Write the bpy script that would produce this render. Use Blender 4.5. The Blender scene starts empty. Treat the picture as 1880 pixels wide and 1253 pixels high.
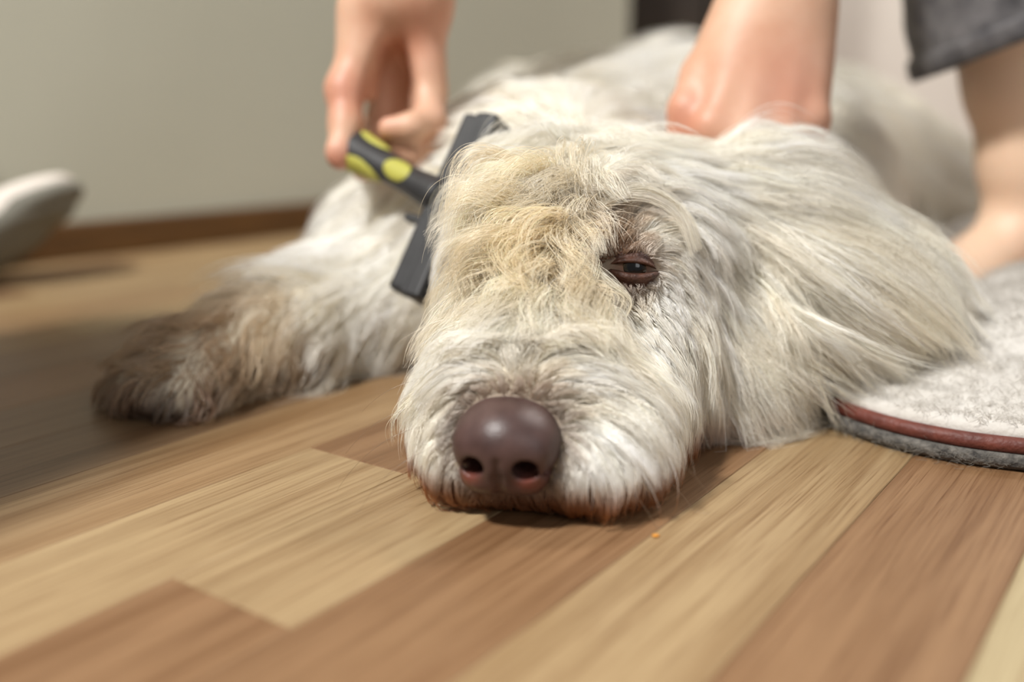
import bpy, math, random
import numpy as np
from mathutils import Vector, Matrix
from mathutils.kdtree import KDTree

SC = bpy.context.scene
COL = SC.collection
rng = np.random.default_rng(7)
random.seed(7)

# ------------------------------------------------------------------ camera
F_PX = 1880 * 35 / 36
CAM_H = 0.173
PITCH = math.radians(13.58)
cam_data = bpy.data.cameras.new('camera')
cam = bpy.data.objects.new('camera', cam_data)
COL.objects.link(cam)
cam.location = (0, 0, CAM_H)
cam.rotation_euler = (math.pi / 2 - PITCH, 0, 0)
cam_data.lens = 35
cam_data.sensor_width = 36
cam_data.clip_start = 0.01
cam_data.dof.use_dof = True
cam_data.dof.focus_distance = 0.462
cam_data.dof.aperture_fstop = 2.4
SC.camera = cam

# ------------------------------------------------------------------ world, lights, exposure
world = bpy.data.worlds.new('world')
SC.world = world
world.use_nodes = True
wb = world.node_tree.nodes['Background']
wb.inputs[0].default_value = (1.0, 0.97, 0.93, 1)
wb.inputs[1].default_value = 0.22


def area_light(name, loc, target, size, power, color):
    d = bpy.data.lights.new(name, 'AREA')
    d.shape = 'DISK'
    d.size = size
    d.energy = power
    d.color = color
    o = bpy.data.objects.new(name, d)
    COL.objects.link(o)
    o.location = loc
    o.rotation_euler = (Vector(target) - Vector(loc)).to_track_quat('-Z', 'Y').to_euler()
    return o


area_light('room_lamp_light', (-0.76, -0.22, 1.60), (0.05, 0.50, 0.0), 0.24, 52, (1.0, 0.98, 0.945))
area_light('back_wall_fill_light', (1.6, 1.7, 2.25), (1.3, 2.2, 0.6), 0.5, 46, (1.0, 0.96, 0.92))  # added fill, out of view, to brighten the cream back wall
area_light('right_fill_light', (1.7, -1.5, 1.5), (0.2, 0.7, 0.1), 1.4, 13, (0.98, 0.99, 1.0))  # added fill from the right for shin and cheek; no window stands there

SC.cycles.diffuse_bounces = 6
SC.cycles.max_bounces = 14
vs = SC.view_settings
vs.view_transform = 'Standard'
vs.look = 'None'
vs.exposure = 0.0
vs.gamma = 1.0
vs.use_curve_mapping = False


# ------------------------------------------------------------------ pixel helpers (a pixel is a direction; the distance comes from the layout)
def ray(u, v):
    x = (u - 940) / F_PX
    y = -(v - 626.5) / F_PX
    return np.array([x, math.cos(PITCH) + y * math.sin(PITCH), -math.sin(PITCH) + y * math.cos(PITCH)])


def P(u, v, Y):
    d = ray(u, v)
    q = d * (Y / d[1])
    q[2] += CAM_H
    return q


def G(u, v, z=0.0):
    d = ray(u, v)
    q = d * ((z - CAM_H) / d[2])
    q[2] += CAM_H
    return q


CAM_RIGHT = np.array([1.0, 0, 0])
CAM_UP = np.array([0, math.sin(PITCH), math.cos(PITCH)])


def srgb(r, g, b):
    def c(x):
        x /= 255.0
        return x / 12.92 if x <= 0.04045 else ((x + 0.055) / 1.055) ** 2.4
    return (c(r), c(g), c(b), 1.0)


# ------------------------------------------------------------------ object helpers
def tag(o, label=None, cat=None, group=None, kind=None):
    if label: o['label'] = label
    if cat: o['category'] = cat
    if group: o['group'] = group
    if kind: o['kind'] = kind
    return o


def empty(name, loc=(0, 0, 0)):
    o = bpy.data.objects.new(name, None)
    COL.objects.link(o)
    o.location = loc
    o.empty_display_size = 0.05
    return o


def parent_keep(o, par):
    if par is not None:
        o.parent = par
        bpy.context.view_layer.update()
        o.matrix_parent_inverse = par.matrix_world.inverted()


def mesh_obj(name, verts, faces, mat=None, parent=None, smooth=True):
    me = bpy.data.meshes.new(name)
    verts = np.asarray(verts, dtype=np.float32)
    if isinstance(faces, np.ndarray):
        n = len(faces); k = faces.shape[1]
        me.vertices.add(len(verts)); me.vertices.foreach_set('co', verts.ravel())
        me.loops.add(n * k); me.loops.foreach_set('vertex_index', faces.ravel().astype(np.int32))
        me.polygons.add(n)
        me.polygons.foreach_set('loop_start', np.arange(0, n * k, k, dtype=np.int32))
        me.update(calc_edges=True)
        me.validate()
    else:
        me.from_pydata([tuple(v) for v in verts], [], faces)
        me.update()
    if smooth:
        me.polygons.foreach_set('use_smooth', np.ones(len(me.polygons), dtype=bool))
    o = bpy.data.objects.new(name, me)
    COL.objects.link(o)
    if mat: me.materials.append(mat)
    parent_keep(o, parent)
    return o


def box_geo(lo, hi, bev=0.0):
    lo = np.array(lo, float); hi = np.array(hi, float)
    v = [(x, y, z) for x in (lo[0], hi[0]) for y in (lo[1], hi[1]) for z in (lo[2], hi[2])]
    f = [(0, 1, 3, 2), (4, 6, 7, 5), (0, 4, 5, 1), (2, 3, 7, 6), (0, 2, 6, 4), (1, 5, 7, 3)]
    return v, f


def box(name, lo, hi, mat, parent=None, bevel=0.0, loc=None, rotz=0.0):
    v, f = box_geo(lo, hi)
    o = mesh_obj(name, v, f, mat, None, smooth=False)
    if loc is not None:
        o.location = loc
        o.rotation_euler = (0, 0, rotz)
    if bevel:
        m = o.modifiers.new('bevel', 'BEVEL'); m.width = bevel; m.segments = 2
    parent_keep(o, parent)
    return o


def tube_geo(path, radii, nseg=12, closed=False, squash=1.0, up=(0, 0, 1)):
    path = np.asarray(path, float); n = len(path)
    radii = np.broadcast_to(np.asarray(radii, float), (n,))
    V = []; Fc = []
    up = np.array(up, float)
    for i in range(n):
        if closed:
            t = path[(i + 1) % n] - path[i - 1]
        else:
            t = path[min(i + 1, n - 1)] - path[max(i - 1, 0)]
        t /= np.linalg.norm(t) + 1e-12
        a = np.cross(up, t)
        if np.linalg.norm(a) < 1e-4: a = np.cross(np.array([1.0, 0, 0]), t)
        a /= np.linalg.norm(a); b = np.cross(t, a)
        for k in range(nseg):
            an = 2 * math.pi * k / nseg
            V.append(path[i] + radii[i] * (a * math.cos(an) + b * math.sin(an) * squash))
    for i in range(n if closed else n - 1):
        j = (i + 1) % n
        for k in range(nseg):
            k2 = (k + 1) % nseg
            Fc.append((i * nseg + k, i * nseg + k2, j * nseg + k2, j * nseg + k))
    if not closed:
        Fc.append(tuple(range(nseg))[::-1]); Fc.append(tuple((n - 1) * nseg + k for k in range(nseg)))
    return V, Fc


# ------------------------------------------------------------------ materials
def new_mat(name):
    m = bpy.data.materials.new(name)
    m.use_nodes = True
    nt = m.node_tree
    return m, nt, nt.nodes['Principled BSDF']


def node(nt, typ, **kw):
    n = nt.nodes.new(typ)
    for k, v in kw.items():
        if k in n.inputs: n.inputs[k].default_value = v
        else: setattr(n, k, v)
    return n


def ramp(nt, stops):
    r = nt.nodes.new('ShaderNodeValToRGB')
    els = r.color_ramp.elements
    while len(els) < len(stops): els.new(0.5)
    for e, (p, c) in zip(els, stops):
        e.position = p; e.color = c
    return r


def noise_mat(name, c1, c2, scale=20, rough=0.6, bump=0.0, bscale=200, detail=4, stretch=(1, 1, 1), coord='Object', bdist=0.001, sss=0.0, coat=0.0):
    m, nt, bs = new_mat(name)
    tc = node(nt, 'ShaderNodeTexCoord')
    mp = node(nt, 'ShaderNodeMapping'); mp.inputs['Scale'].default_value = stretch
    nt.links.new(tc.outputs[coord], mp.inputs[0])
    n1 = node(nt, 'ShaderNodeTexNoise', Scale=scale, Detail=detail)
    nt.links.new(mp.outputs[0], n1.inputs['Vector'])
    r = ramp(nt, [(0.32, c1), (0.68, c2)])
    nt.links.new(n1.outputs['Fac'], r.inputs[0])
    nt.links.new(r.outputs[0], bs.inputs['Base Color'])
    bs.inputs['Roughness'].default_value = rough
    if coat: bs.inputs['Coat Weight'].default_value = coat
    if sss:
        bs.inputs['Subsurface Weight'].default_value = sss
        bs.inputs['Subsurface Radius'].default_value = (0.006, 0.0025, 0.0015)
        bs.inputs['Subsurface Scale'].default_value = 1.0
    if bump:
        n2 = node(nt, 'ShaderNodeTexNoise', Scale=bscale, Detail=6)
        nt.links.new(mp.outputs[0], n2.inputs['Vector'])
        b = node(nt, 'ShaderNodeBump', Strength=bump, Distance=bdist)
        nt.links.new(n2.outputs['Fac'], b.inputs['Height'])
        nt.links.new(b.outputs[0], bs.inputs['Normal'])
    return m


def hair_mat(name, rough=0.45, trans=0.35, spec=0.12):
    m = bpy.data.materials.new(name); m.use_nodes = True
    nt = m.node_tree; nt.nodes.clear()
    out = nt.nodes.new('ShaderNodeOutputMaterial')
    at = node(nt, 'ShaderNodeAttribute', attribute_name='tint')
    di = nt.nodes.new('ShaderNodeBsdfDiffuse'); tr = nt.nodes.new('ShaderNodeBsdfTranslucent')
    gl = nt.nodes.new('ShaderNodeBsdfAnisotropic'); gl.inputs['Roughness'].default_value = rough
    mx = nt.nodes.new('ShaderNodeMixShader'); mx.inputs[0].default_value = trans
    m2 = nt.nodes.new('ShaderNodeMixShader'); m2.inputs[0].default_value = spec
    nt.links.new(at.outputs['Color'], di.inputs[0]); nt.links.new(at.outputs['Color'], tr.inputs[0])
    gl.inputs[0].default_value = (1, 0.95, 0.86, 1)
    nt.links.new(di.outputs[0], mx.inputs[1]); nt.links.new(tr.outputs[0], mx.inputs[2])
    nt.links.new(mx.outputs[0], m2.inputs[1]); nt.links.new(gl.outputs[0], m2.inputs[2])
    nt.links.new(m2.outputs[0], out.inputs[0])
    return m


# ------------------------------------------------------------------ signed distance modelling
class Prim:
    def __init__(s, kind, k, op, **kw):
        s.kind, s.k, s.op = kind, k, op
        s.__dict__.update(kw)

    def d(s, p):
        if s.kind == 'cone':
            ab = s.b - s.a
            t = np.clip(((p - s.a) @ ab) / (ab @ ab), 0, 1)
            q = p - s.a - t[:, None] * ab
            return np.sqrt(np.einsum('ij,ij->i', q, q)) - (s.r1 + (s.r2 - s.r1) * t)
        q = (p - s.c) @ s.R
        a = q / s.r; b = a / s.r
        k0 = np.sqrt(np.einsum('ij,ij->i', a, a)); k1 = np.sqrt(np.einsum('ij,ij->i', b, b)) + 1e-9
        return k0 * (k0 - 1.0) / k1


class Sdf:
    def __init__(s): s.pr = []

    def cone(s, a, b, r1, r2, k=0.01, op='u'):
        s.pr.append(Prim('cone', k, op, a=np.array(a, float), b=np.array(b, float), r1=r1, r2=r2)); return s

    def chain(s, pts, rs, k=0.01):
        for i in range(len(pts) - 1): s.cone(pts[i], pts[i + 1], rs[i], rs[i + 1], k)

    def ell(s, c, r, R=None, k=0.01, op='u'):
        R = np.eye(3) if R is None else np.asarray(R, float)
        s.pr.append(Prim('ell', k, op, c=np.array(c, float), r=np.array(r, float), R=R)); return s

    def ev(s, p, prims=None):
        d = np.full(len(p), 10.0)
        for q in (s.pr if prims is None else prims):
            e = q.d(p)
            if q.op == 'u':
                h = np.maximum(q.k - np.abs(d - e), 0) / q.k
                d = np.minimum(d, e) - h * h * q.k * 0.25
            else:
                h = np.maximum(q.k - np.abs(-d - e), 0) / q.k
                d = np.maximum(d, -e) + h * h * q.k * 0.25
        return d

    def cull(s, c, R):
        dc = [q.d(c[None])[0] for q in s.pr]
        m = min([x for x, q in zip(dc, s.pr) if q.op == 'u'])
        return [q for x, q in zip(dc, s.pr) if x - R <= (m + R + q.k + 0.01 if q.op == 'u' else q.k + 0.01)]

    def grad(s, p, e=0.0006):
        g = np.stack([s.ev(p + e * np.eye(3)[i]) - s.ev(p - e * np.eye(3)[i]) for i in range(3)], 1)
        return g / (np.linalg.norm(g, axis=1, keepdims=True) + 1e-12)

    def mesh(s, lo, hi, h, zmin=None):
        lo = np.array(lo, float); hi = np.array(hi, float)
        B = 8; Hb = B * h
        nb = np.ceil((hi - lo) / Hb).astype(int)
        # coarse cull, two levels
        big = 4
        nB = np.ceil(nb / big).astype(int)
        gx = np.stack(np.meshgrid(*[np.arange(n) for n in nB], indexing='ij'), -1).reshape(-1, 3)
        cen = lo + (gx + 0.5) * Hb * big
        Rb = Hb * big * 0.87
        db = s.ev(cen)
        keep = gx[np.abs(db) < Rb * 1.25 + 0.01]
        keys = []; pos = []; Xf = []; stores = []
        dims = nb * B + 2
        off = np.stack(np.meshgrid(*[np.arange(B + 1)] * 3, indexing='ij'), -1).reshape(-1, 3)
        sub = np.stack(np.meshgrid(*[np.arange(big)] * 3, indexing='ij'), -1).reshape(-1, 3)

        def key(c): return (c[..., 0].astype(np.int64) * dims[1] + c[..., 1]) * dims[2] + c[..., 2]
        quads = []
        for g in keep:
            pr = s.cull(lo + (g + 0.5) * Hb * big, Rb)
            blk = g * big + sub
            bc = lo + (blk + 0.5) * Hb
            dd = s.ev(bc, pr)
            blk = blk[np.abs(dd) < Hb * 0.87 * 1.25 + 0.002]
            if len(blk) == 0: continue
            ijk = blk[:, None, :] * B + off[None]
            pts = lo + ijk * h
            val = s.ev(pts.reshape(-1, 3), pr).reshape(len(blk), B + 1, B + 1, B + 1)
            if zmin is not None:
                val = np.maximum(val, (zmin - pts[..., 2]).reshape(val.shape))
            neg = val < 0
            ss = sum(neg[:, i:i + B, j:j + B, k:k + B].astype(np.int8) for i in (0, 1) for j in (0, 1) for k in (0, 1))
            act = np.argwhere((ss > 0) & (ss < 8))
            if len(act):
                acc = np.zeros((len(act), 3)); cnt = np.zeros(len(act))
                b0, i0, j0, k0 = act.T
                for ax in range(3):
                    o1, o2 = [x for x in range(3) if x != ax]
                    for u in (0, 1):
                        for w in (0, 1):
                            ca = np.zeros(3, int); ca[o1] = u; ca[o2] = w
                            cb = ca.copy(); cb[ax] = 1
                            va = val[b0, i0 + ca[0], j0 + ca[1], k0 + ca[2]]
                            vb = val[b0, i0 + cb[0], j0 + cb[1], k0 + cb[2]]
                            cr = (va < 0) != (vb < 0)
                            t = np.where(cr, va / np.where(cr, va - vb, 1), 0)
                            acc += np.where(cr[:, None], ca + t[:, None] * (cb - ca), 0); cnt += cr
                cell = blk[b0] * B + act[:, 1:]
                keys.append(key(cell)); pos.append(lo + (cell + acc / cnt[:, None]) * h)
            for ax in range(3):
                o1, o2 = [(1, 2), (2, 0), (0, 1)][ax]
                sl = [slice(0, B)] * 3; sh = list(sl); sh[ax] = slice(1, B + 1)
                A = neg[(slice(None), *sl)]; Bn = neg[(slice(None), *sh)]
                e = np.argwhere(A != Bn)
                if len(e) == 0: continue
                flip = A[tuple(e.T)]
                c = blk[e[:, 0]] * B + e[:, 1:]
                d1 = np.zeros(3, int); d1[o1] = 1; d2 = np.zeros(3, int); d2[o2] = 1
                q = np.stack([key(c - d1 - d2), key(c - d2), key(c), key(c - d1)], 1)
                q[~flip] = q[~flip][:, ::-1]
                quads.append(q)
        keys = np.concatenate(keys); pos = np.concatenate(pos); quads = np.concatenate(quads)
        ks, idx = np.unique(keys, return_index=True)
        V = pos[idx]
        fi = np.searchsorted(ks, quads); fi = np.minimum(fi, len(ks) - 1)
        ok = (ks[fi] == quads).all(1)
        return V, fi[ok]


class Grid:
    """trilinear lookup of a distance field and its gradient"""
    def __init__(s, sdf, lo, hi, h):
        s.lo = np.array(lo, float); s.h = h
        n = np.ceil((np.array(hi) - s.lo) / h).astype(int) + 1
        v = np.full(tuple(n), 1.0)
        st = 16
        for i in range(0, n[0], st):
            for j in range(0, n[1], st):
                for k in range(0, n[2], st):
                    ii = np.arange(i, min(i + st, n[0])); jj = np.arange(j, min(j + st, n[1])); kk = np.arange(k, min(k + st, n[2]))
                    p = np.stack(np.meshgrid(ii, jj, kk, indexing='ij'), -1)
                    c = s.lo + (np.array([i, j, k]) + st / 2) * h
                    pts = (s.lo + p * h).reshape(-1, 3)
                    v[i:i + st, j:j + st, k:k + st] = sdf.ev(pts, sdf.cull(c, st * h * 0.87)).reshape(p.shape[:3])
        s.a = np.stack([v, *np.gradient(v, h)], -1).astype(np.float32); s.n = n

    def __call__(s, p):
        q = np.clip((p - s.lo) / s.h, 0, np.array(s.n) - 1.001)
        i = q.astype(int); f = (q - i).astype(np.float32)
        r = 0
        for a in (0, 1):
            for b in (0, 1):
                for c in (0, 1):
                    w = (f[:, 0] if a else 1 - f[:, 0]) * (f[:, 1] if b else 1 - f[:, 1]) * (f[:, 2] if c else 1 - f[:, 2])
                    r = r + w[:, None] * s.a[i[:, 0] + a, i[:, 1] + b, i[:, 2] + c]
        g = r[:, 1:]; g = g / (np.linalg.norm(g, axis=1, keepdims=True) + 1e-9)
        return r[:, 0], g


def unit(v):
    v = np.asarray(v, float)
    return v / (np.linalg.norm(v, axis=-1, keepdims=True) + 1e-12)


def frame(x, z):
    x = unit(x); z = np.asarray(z, float); z = unit(z - x * (x @ z)); y = np.cross(z, x)
    return np.stack([x, y, z], 1)


def curves_obj(name, pts, rad, tint, mat, parent, kind='stuff'):
    """pts (N,K,3), rad (N,K), tint (N,K,3) -> one hair curves object"""
    N, K, _ = pts.shape
    c = bpy.data.hair_curves.new(name)
    c.add_curves([K] * N)
    c.attributes['position'].data.foreach_set('vector', pts.astype(np.float32).ravel())
    ra = c.attributes.get('radius') or c.attributes.new('radius', 'FLOAT', 'POINT')
    ra.data.foreach_set('value', rad.astype(np.float32).ravel())
    ta = c.attributes.new('tint', 'FLOAT_COLOR', 'POINT')
    t4 = np.concatenate([tint, np.ones((N, K, 1))], -1).astype(np.float32)
    ta.data.foreach_set('color', t4.ravel())
    c.materials.append(mat)
    o = bpy.data.objects.new(name, c)
    COL.objects.link(o)
    parent_keep(o, parent)
    if kind: o['kind'] = kind
    return o

# ================================================================== SETTING
TH = math.radians(35.2)
T_DIR = np.array([math.sin(TH), math.cos(TH)])
N_DIR = np.array([math.cos(TH), -math.sin(TH)])


def wood_floor_mat():
    m, nt, bs = new_mat('laminate_wood')
    tc = node(nt, 'ShaderNodeTexCoord'); oi = node(nt, 'ShaderNodeObjectInfo')
    mul = node(nt, 'ShaderNodeVectorMath', operation='SCALE'); mul.inputs['Scale'].default_value = 37.0
    cx = node(nt, 'ShaderNodeCombineXYZ')
    for i in range(3): nt.links.new(oi.outputs['Random'], cx.inputs[i])
    nt.links.new(cx.outputs[0], mul.inputs[0])
    add = node(nt, 'ShaderNodeVectorMath', operation='ADD')
    nt.links.new(tc.outputs['Object'], add.inputs[0]); nt.links.new(mul.outputs[0], add.inputs[1])

    def stretched(sx, sy, detail, rough=0.6, dist=0.0):
        mp = node(nt, 'ShaderNodeMapping'); mp.inputs['Scale'].default_value = (sx, sy, sy)
        nt.links.new(add.outputs[0], mp.inputs[0])
        n = node(nt, 'ShaderNodeTexNoise', Scale=1.0, Detail=detail, Roughness=rough, Distortion=dist)
        nt.links.new(mp.outputs[0], n.inputs['Vector'])
        return n
    broad = stretched(2.2, 55, 3, 0.55, 0.6)
    fine = stretched(9, 480, 4, 0.65)
    pore = stretched(26, 1500, 2, 0.5)
    r1 = ramp(nt, [(0.30, (0.70, 0.62, 0.54, 1)), (0.50, (1, 1, 1, 1)), (0.70, (1.16, 1.2, 1.22, 1))])
    nt.links.new(broad.outputs['Fac'], r1.inputs[0])
    r2 = ramp(nt, [(0.32, (0.70, 0.62, 0.55, 1)), (0.5, (1, 1, 1, 1)), (0.68, (1.14, 1.15, 1.16, 1))])
    nt.links.new(fine.outputs['Fac'], r2.inputs[0])
    r3 = ramp(nt, [(0.30, (0.62, 0.52, 0.45, 1)), (0.42, (1, 1, 1, 1))])
    nt.links.new(pore.outputs['Fac'], r3.inputs[0])
    col = oi.outputs['Color']
    for r in (r1, r2, r3):
        mx = node(nt, 'ShaderNodeMix', data_type='RGBA', blend_type='MULTIPLY'); mx.inputs[0].default_value = 0.85
        nt.links.new(col, mx.inputs[6]); nt.links.new(r.outputs[0], mx.inputs[7]); col = mx.outputs[2]
    nt.links.new(col, bs.inputs['Base Color'])
    bs.inputs['Roughness'].default_value = 0.42
    bs.inputs['Specular IOR Level'].default_value = 0.35
    b = node(nt, 'ShaderNodeBump', Strength=0.12, Distance=0.0004)
    nt.links.new(fine.outputs['Fac'], b.inputs['Height']); nt.links.new(b.outputs[0], bs.inputs['Normal'])
    return m


M_WOOD = wood_floor_mat()
M_SUB = noise_mat('floor_joint_brown', srgb(92, 66, 42), srgb(112, 82, 54), 30, 0.8)
floor = box('floor', (-2.2, -1.2, -0.03), (3.2, 3.6, -0.0016), M_SUB)
tag(floor, 'oak laminate floor of pale and brown strips', None, None, 'structure')

W = 0.0640
BASE_N = -1.361 * CAM_H
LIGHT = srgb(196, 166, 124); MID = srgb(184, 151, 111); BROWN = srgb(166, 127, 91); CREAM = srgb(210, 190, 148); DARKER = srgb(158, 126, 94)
# strip index 0 is the one whose far-left edge is line 3 ; (joints along the strip, tones between them)
known = {
    -1: ([-0.10, 1.185 * CAM_H, 0.205 + 0.42], [MID, BROWN, LIGHT, MID]),
    -2: ([-0.04, 1.94 * CAM_H, 0.3356 + 0.42], [MID, LIGHT, BROWN, MID]),
    -3: ([0.02, 0.52, 0.97], [BROWN, MID, LIGHT, BROWN]),
    -5: ([0.08, 0.50, 0.92], [DARKER, DARKER, BROWN, MID]),  # far-left strips: floor shade put into their darker plank colour
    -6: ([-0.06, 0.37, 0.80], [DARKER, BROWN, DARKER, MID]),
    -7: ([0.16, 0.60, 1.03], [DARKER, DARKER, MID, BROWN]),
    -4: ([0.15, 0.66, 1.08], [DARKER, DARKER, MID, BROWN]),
    0: ([0.0, 0.55, 0.95], [LIGHT, BROWN, MID, BROWN]),
    1: ([-0.05, 0.62, 1.0], [BROWN, LIGHT, BROWN, LIGHT]),
    2: ([0.02, 0.66, 1.1], [LIGHT, BROWN, LIGHT, MID]),
    3: ([0.08, 0.5, 0.95], [CREAM, CREAM, BROWN, LIGHT]),
}
tones = [LIGHT, MID, BROWN, LIGHT, DARKER, MID]


def add_plank(n0, t0, t1, tone):
    c = N_DIR * (n0 + W / 2) + T_DIR * ((t0 + t1) / 2)
    L = (t1 - t0) / 2 - 0.0001; w = W / 2 - 0.0001
    bv = 0.0004
    v = [(-L, -w, -0.0016), (L, -w, -0.0016), (L, w, -0.0016), (-L, w, -0.0016), (-L, -w, -bv), (L, -w, -bv), (L, w, -bv), (-L, w, -bv),
         (-L + bv, -w + bv, 0), (L - bv, -w + bv, 0), (L - bv, w - bv, 0), (-L + bv, w - bv, 0)]
    f = [(0, 3, 2, 1)] + [(a, (a + 1) % 4, 4 + (a + 1) % 4, 4 + a) for a in range(4)] + [(4 + a, 4 + (a + 1) % 4, 8 + (a + 1) % 4, 8 + a) for a in range(4)] + [(8, 9, 10, 11)]
    o = mesh_obj('plank', v, f, M_WOOD, None, smooth=False)
    o.location = (c[0], c[1], 0); o.rotation_euler = (0, 0, math.pi / 2 - TH)
    k = random.uniform(0.56, 0.63)
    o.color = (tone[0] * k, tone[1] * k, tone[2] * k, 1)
    o.parent = floor
    return o


def in_view(n0, t0, t1):
    for a in (0, 0.5, 1):
        for b in np.linspace(0, 1, 9):
            q = N_DIR * (n0 + W * a) + T_DIR * (t0 + (t1 - t0) * b)
            yc = q[1] * math.cos(PITCH) + CAM_H * math.sin(PITCH)
            if yc > 0.05 and abs(q[0]) < yc * 0.62 + 0.12 and q[1] > 0.12: return True
    return False


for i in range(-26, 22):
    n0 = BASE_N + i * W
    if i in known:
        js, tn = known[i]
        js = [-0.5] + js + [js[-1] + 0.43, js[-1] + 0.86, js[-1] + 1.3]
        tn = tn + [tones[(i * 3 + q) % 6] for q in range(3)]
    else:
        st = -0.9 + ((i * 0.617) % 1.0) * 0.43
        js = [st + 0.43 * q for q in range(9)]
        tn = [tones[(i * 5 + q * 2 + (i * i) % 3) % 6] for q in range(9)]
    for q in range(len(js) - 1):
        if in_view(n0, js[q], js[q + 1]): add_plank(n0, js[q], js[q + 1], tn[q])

# walls
M_WALL = noise_mat('painted_wall_grey', srgb(168, 166, 150), srgb(174, 172, 156), 3, 0.8, 0.1, 300)
M_WALLB = noise_mat('painted_wall_cream', srgb(226, 216, 205), srgb(231, 222, 211), 3, 0.8, 0.1, 300)
M_BASE = noise_mat('stained_baseboard', srgb(72, 46, 16), srgb(92, 61, 24), 12, 0.5, 0, stretch=(1, 12, 12))
a0 = G(0, 490); a1 = G(545, 428.7)
wd = unit((a1 - a0)[:2])
wn = np.array([wd[1], -wd[0]])            # towards the room
rz = math.atan2(wd[1], wd[0])


def hit_wall(u):
    d = ray(u, 300)[:2]
    A = np.array([d, -wd]).T
    s, t = np.linalg.solve(A, a0[:2]); return t


t_end = hit_wall(1148)
wall = box('wall_left', (-1.2, 0.0, 0), (t_end, 0.10, 2.4), M_WALL, None, 0, (a0[0], a0[1], 0), rz)
tag(wall, 'plain grey-beige painted wall behind the dog', None, None, 'structure')
bb = box('baseboard_left', (-1.2, -0.012, 0), (t_end, -0.0003, 0.041), M_BASE, None, 0.003, (a0[0], a0[1], 0), rz)
tag(bb, 'low brown wooden baseboard along the grey wall', None, None, 'structure')
wallb = box('wall_back', (-0.6, 2.75, 0), (3.0, 2.85, 2.4), M_WALLB)
tag(wallb, 'pale cream wall at the far side of the room', None, None, 'structure')

# dark cabinet in the far corner
M_CAB = noise_mat('dark_stained_wood', srgb(38, 28, 18), srgb(52, 38, 24), 10, 0.45, 0.1, 200, stretch=(1, 1, 8))
M_KNOB = noise_mat('dull_brass', srgb(120, 98, 60), srgb(140, 116, 74), 30, 0.35)
cab = empty('cabinet', (0.40, 2.30, 0))
tag(cab, 'dark brown wooden cabinet in the far corner behind the dog', 'cabinet')
cx0, cx1, cy0, cy1 = 0.20, 0.60, 2.14, 2.50
box('body', (cx0, cy0, 0.08), (cx1, cy1, 0.86), M_CAB, cab, 0.004)
box('cabinet_top', (cx0 - 0.02, cy0 - 0.02, 0.86), (cx1 + 0.02, cy1 + 0.01, 0.89), M_CAB, cab, 0.005)
for lx in (cx0 + 0.02, cx1 - 0.07):
    for ly in (cy0 + 0.02, cy1 - 0.07):
        box('leg', (lx, ly, 0), (lx + 0.05, ly + 0.05, 0.08), M_CAB, cab, 0.004)
for k, (d0, d1) in enumerate(((cx0 + 0.01, (cx0 + cx1) / 2 - 0.003), ((cx0 + cx1) / 2 + 0.003, cx1 - 0.01))):
    dr = box('door', (d0, cy0 - 0.018, 0.10), (d1, cy0 - 0.0005, 0.84), M_CAB, cab, 0.004)
    kx = d1 - 0.03 if k == 0 else d0 + 0.03
    V, Fc = tube_geo([(kx, cy0 - 0.018, 0.5), (kx, cy0 - 0.03, 0.5), (kx, cy0 - 0.034, 0.5), (kx, cy0 - 0.042, 0.5)], [0.005, 0.005, 0.012, 0.009], 12)
    mesh_obj('knob', V, Fc, M_KNOB, dr)

# ================================================================== PET BED
M_FLEECE = noise_mat('white_fleece', srgb(196, 191, 184), srgb(210, 206, 200), 30, 0.95, 0.6, 120, bdist=0.003)
M_FELT = noise_mat('grey_felt', srgb(56, 54, 52), srgb(118, 114, 108), 240, 0.95, 0.8, 500, detail=6, bdist=0.002)
M_PIPE = noise_mat('brown_leather_piping', srgb(88, 42, 34), srgb(116, 60, 48), 90, 0.55, 0.6, 300, bdist=0.0015)
BA = unit(np.array([0.93, -0.365])); BB_ = np.array([-BA[1], BA[0]])
BC = np.array([0.270, 0.546]); BR = 0.103
BW, BL = 0.58, 0.70


def bed_sd(x, y):
    """inside distance to the rounded outline (positive inside), local coords from the corner circle centre"""
    q = np.stack([np.asarray(x) - BC[0], np.asarray(y) - BC[1]], -1)
    la = q @ BA; lb = q @ BB_
    hx, hy = (BW - 2 * BR) / 2, (BL - 2 * BR) / 2
    dx = np.abs(la - hx) - hx; dy = np.abs(lb - hy) - hy
    o = np.hypot(np.maximum(dx, 0), np.maximum(dy, 0)) + np.minimum(np.maximum(dx, dy), 0)
    return BR - o


FOOT_C = np.array([0.37, 0.80])


def fnoise(x, y, s, seed):
    r = np.random.default_rng(seed); out = 0
    for _ in range(7):
        a = r.uniform(0, 6.28); k = s * r.uniform(0.6, 1.6)
        out = out + np.sin(x * k * math.cos(a) + y * k * math.sin(a) + r.uniform(0, 6.28))
    return out / 7


def bed_h(x, y):
    d = bed_sd(x, y)
    t = np.clip(d / 0.17, 0, 1); e = np.clip(d / 0.022, 0, 1)
    h = 0.0145 + 0.007 * np.sqrt(np.maximum(1 - (1 - e) ** 2, 0)) + 0.050 * (t * t * (3 - 2 * t)) ** 0.85
    fd = np.abs((x - FOOT_C[0]) * 0.28 + (y - FOOT_C[1]) * 0.96 + 0.0)
    al = (x - FOOT_C[0]) * 0.96 - (y - FOOT_C[1]) * 0.28
    h = h - 0.036 * np.exp(-(fd / 0.075) ** 2 - (al / 0.17) ** 2)
    w = np.clip(d / 0.03, 0, 1)
    wr = fnoise(x, y, 70, 5); wr2 = fnoise(x, y, 170, 6)
    h = h + w * (0.0030 * wr + 0.0016 * wr2 - 0.0050 * np.exp(-(fnoise(x, y, 38, 9) / 0.10) ** 2))
    return np.maximum(h, 0.013)


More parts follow.
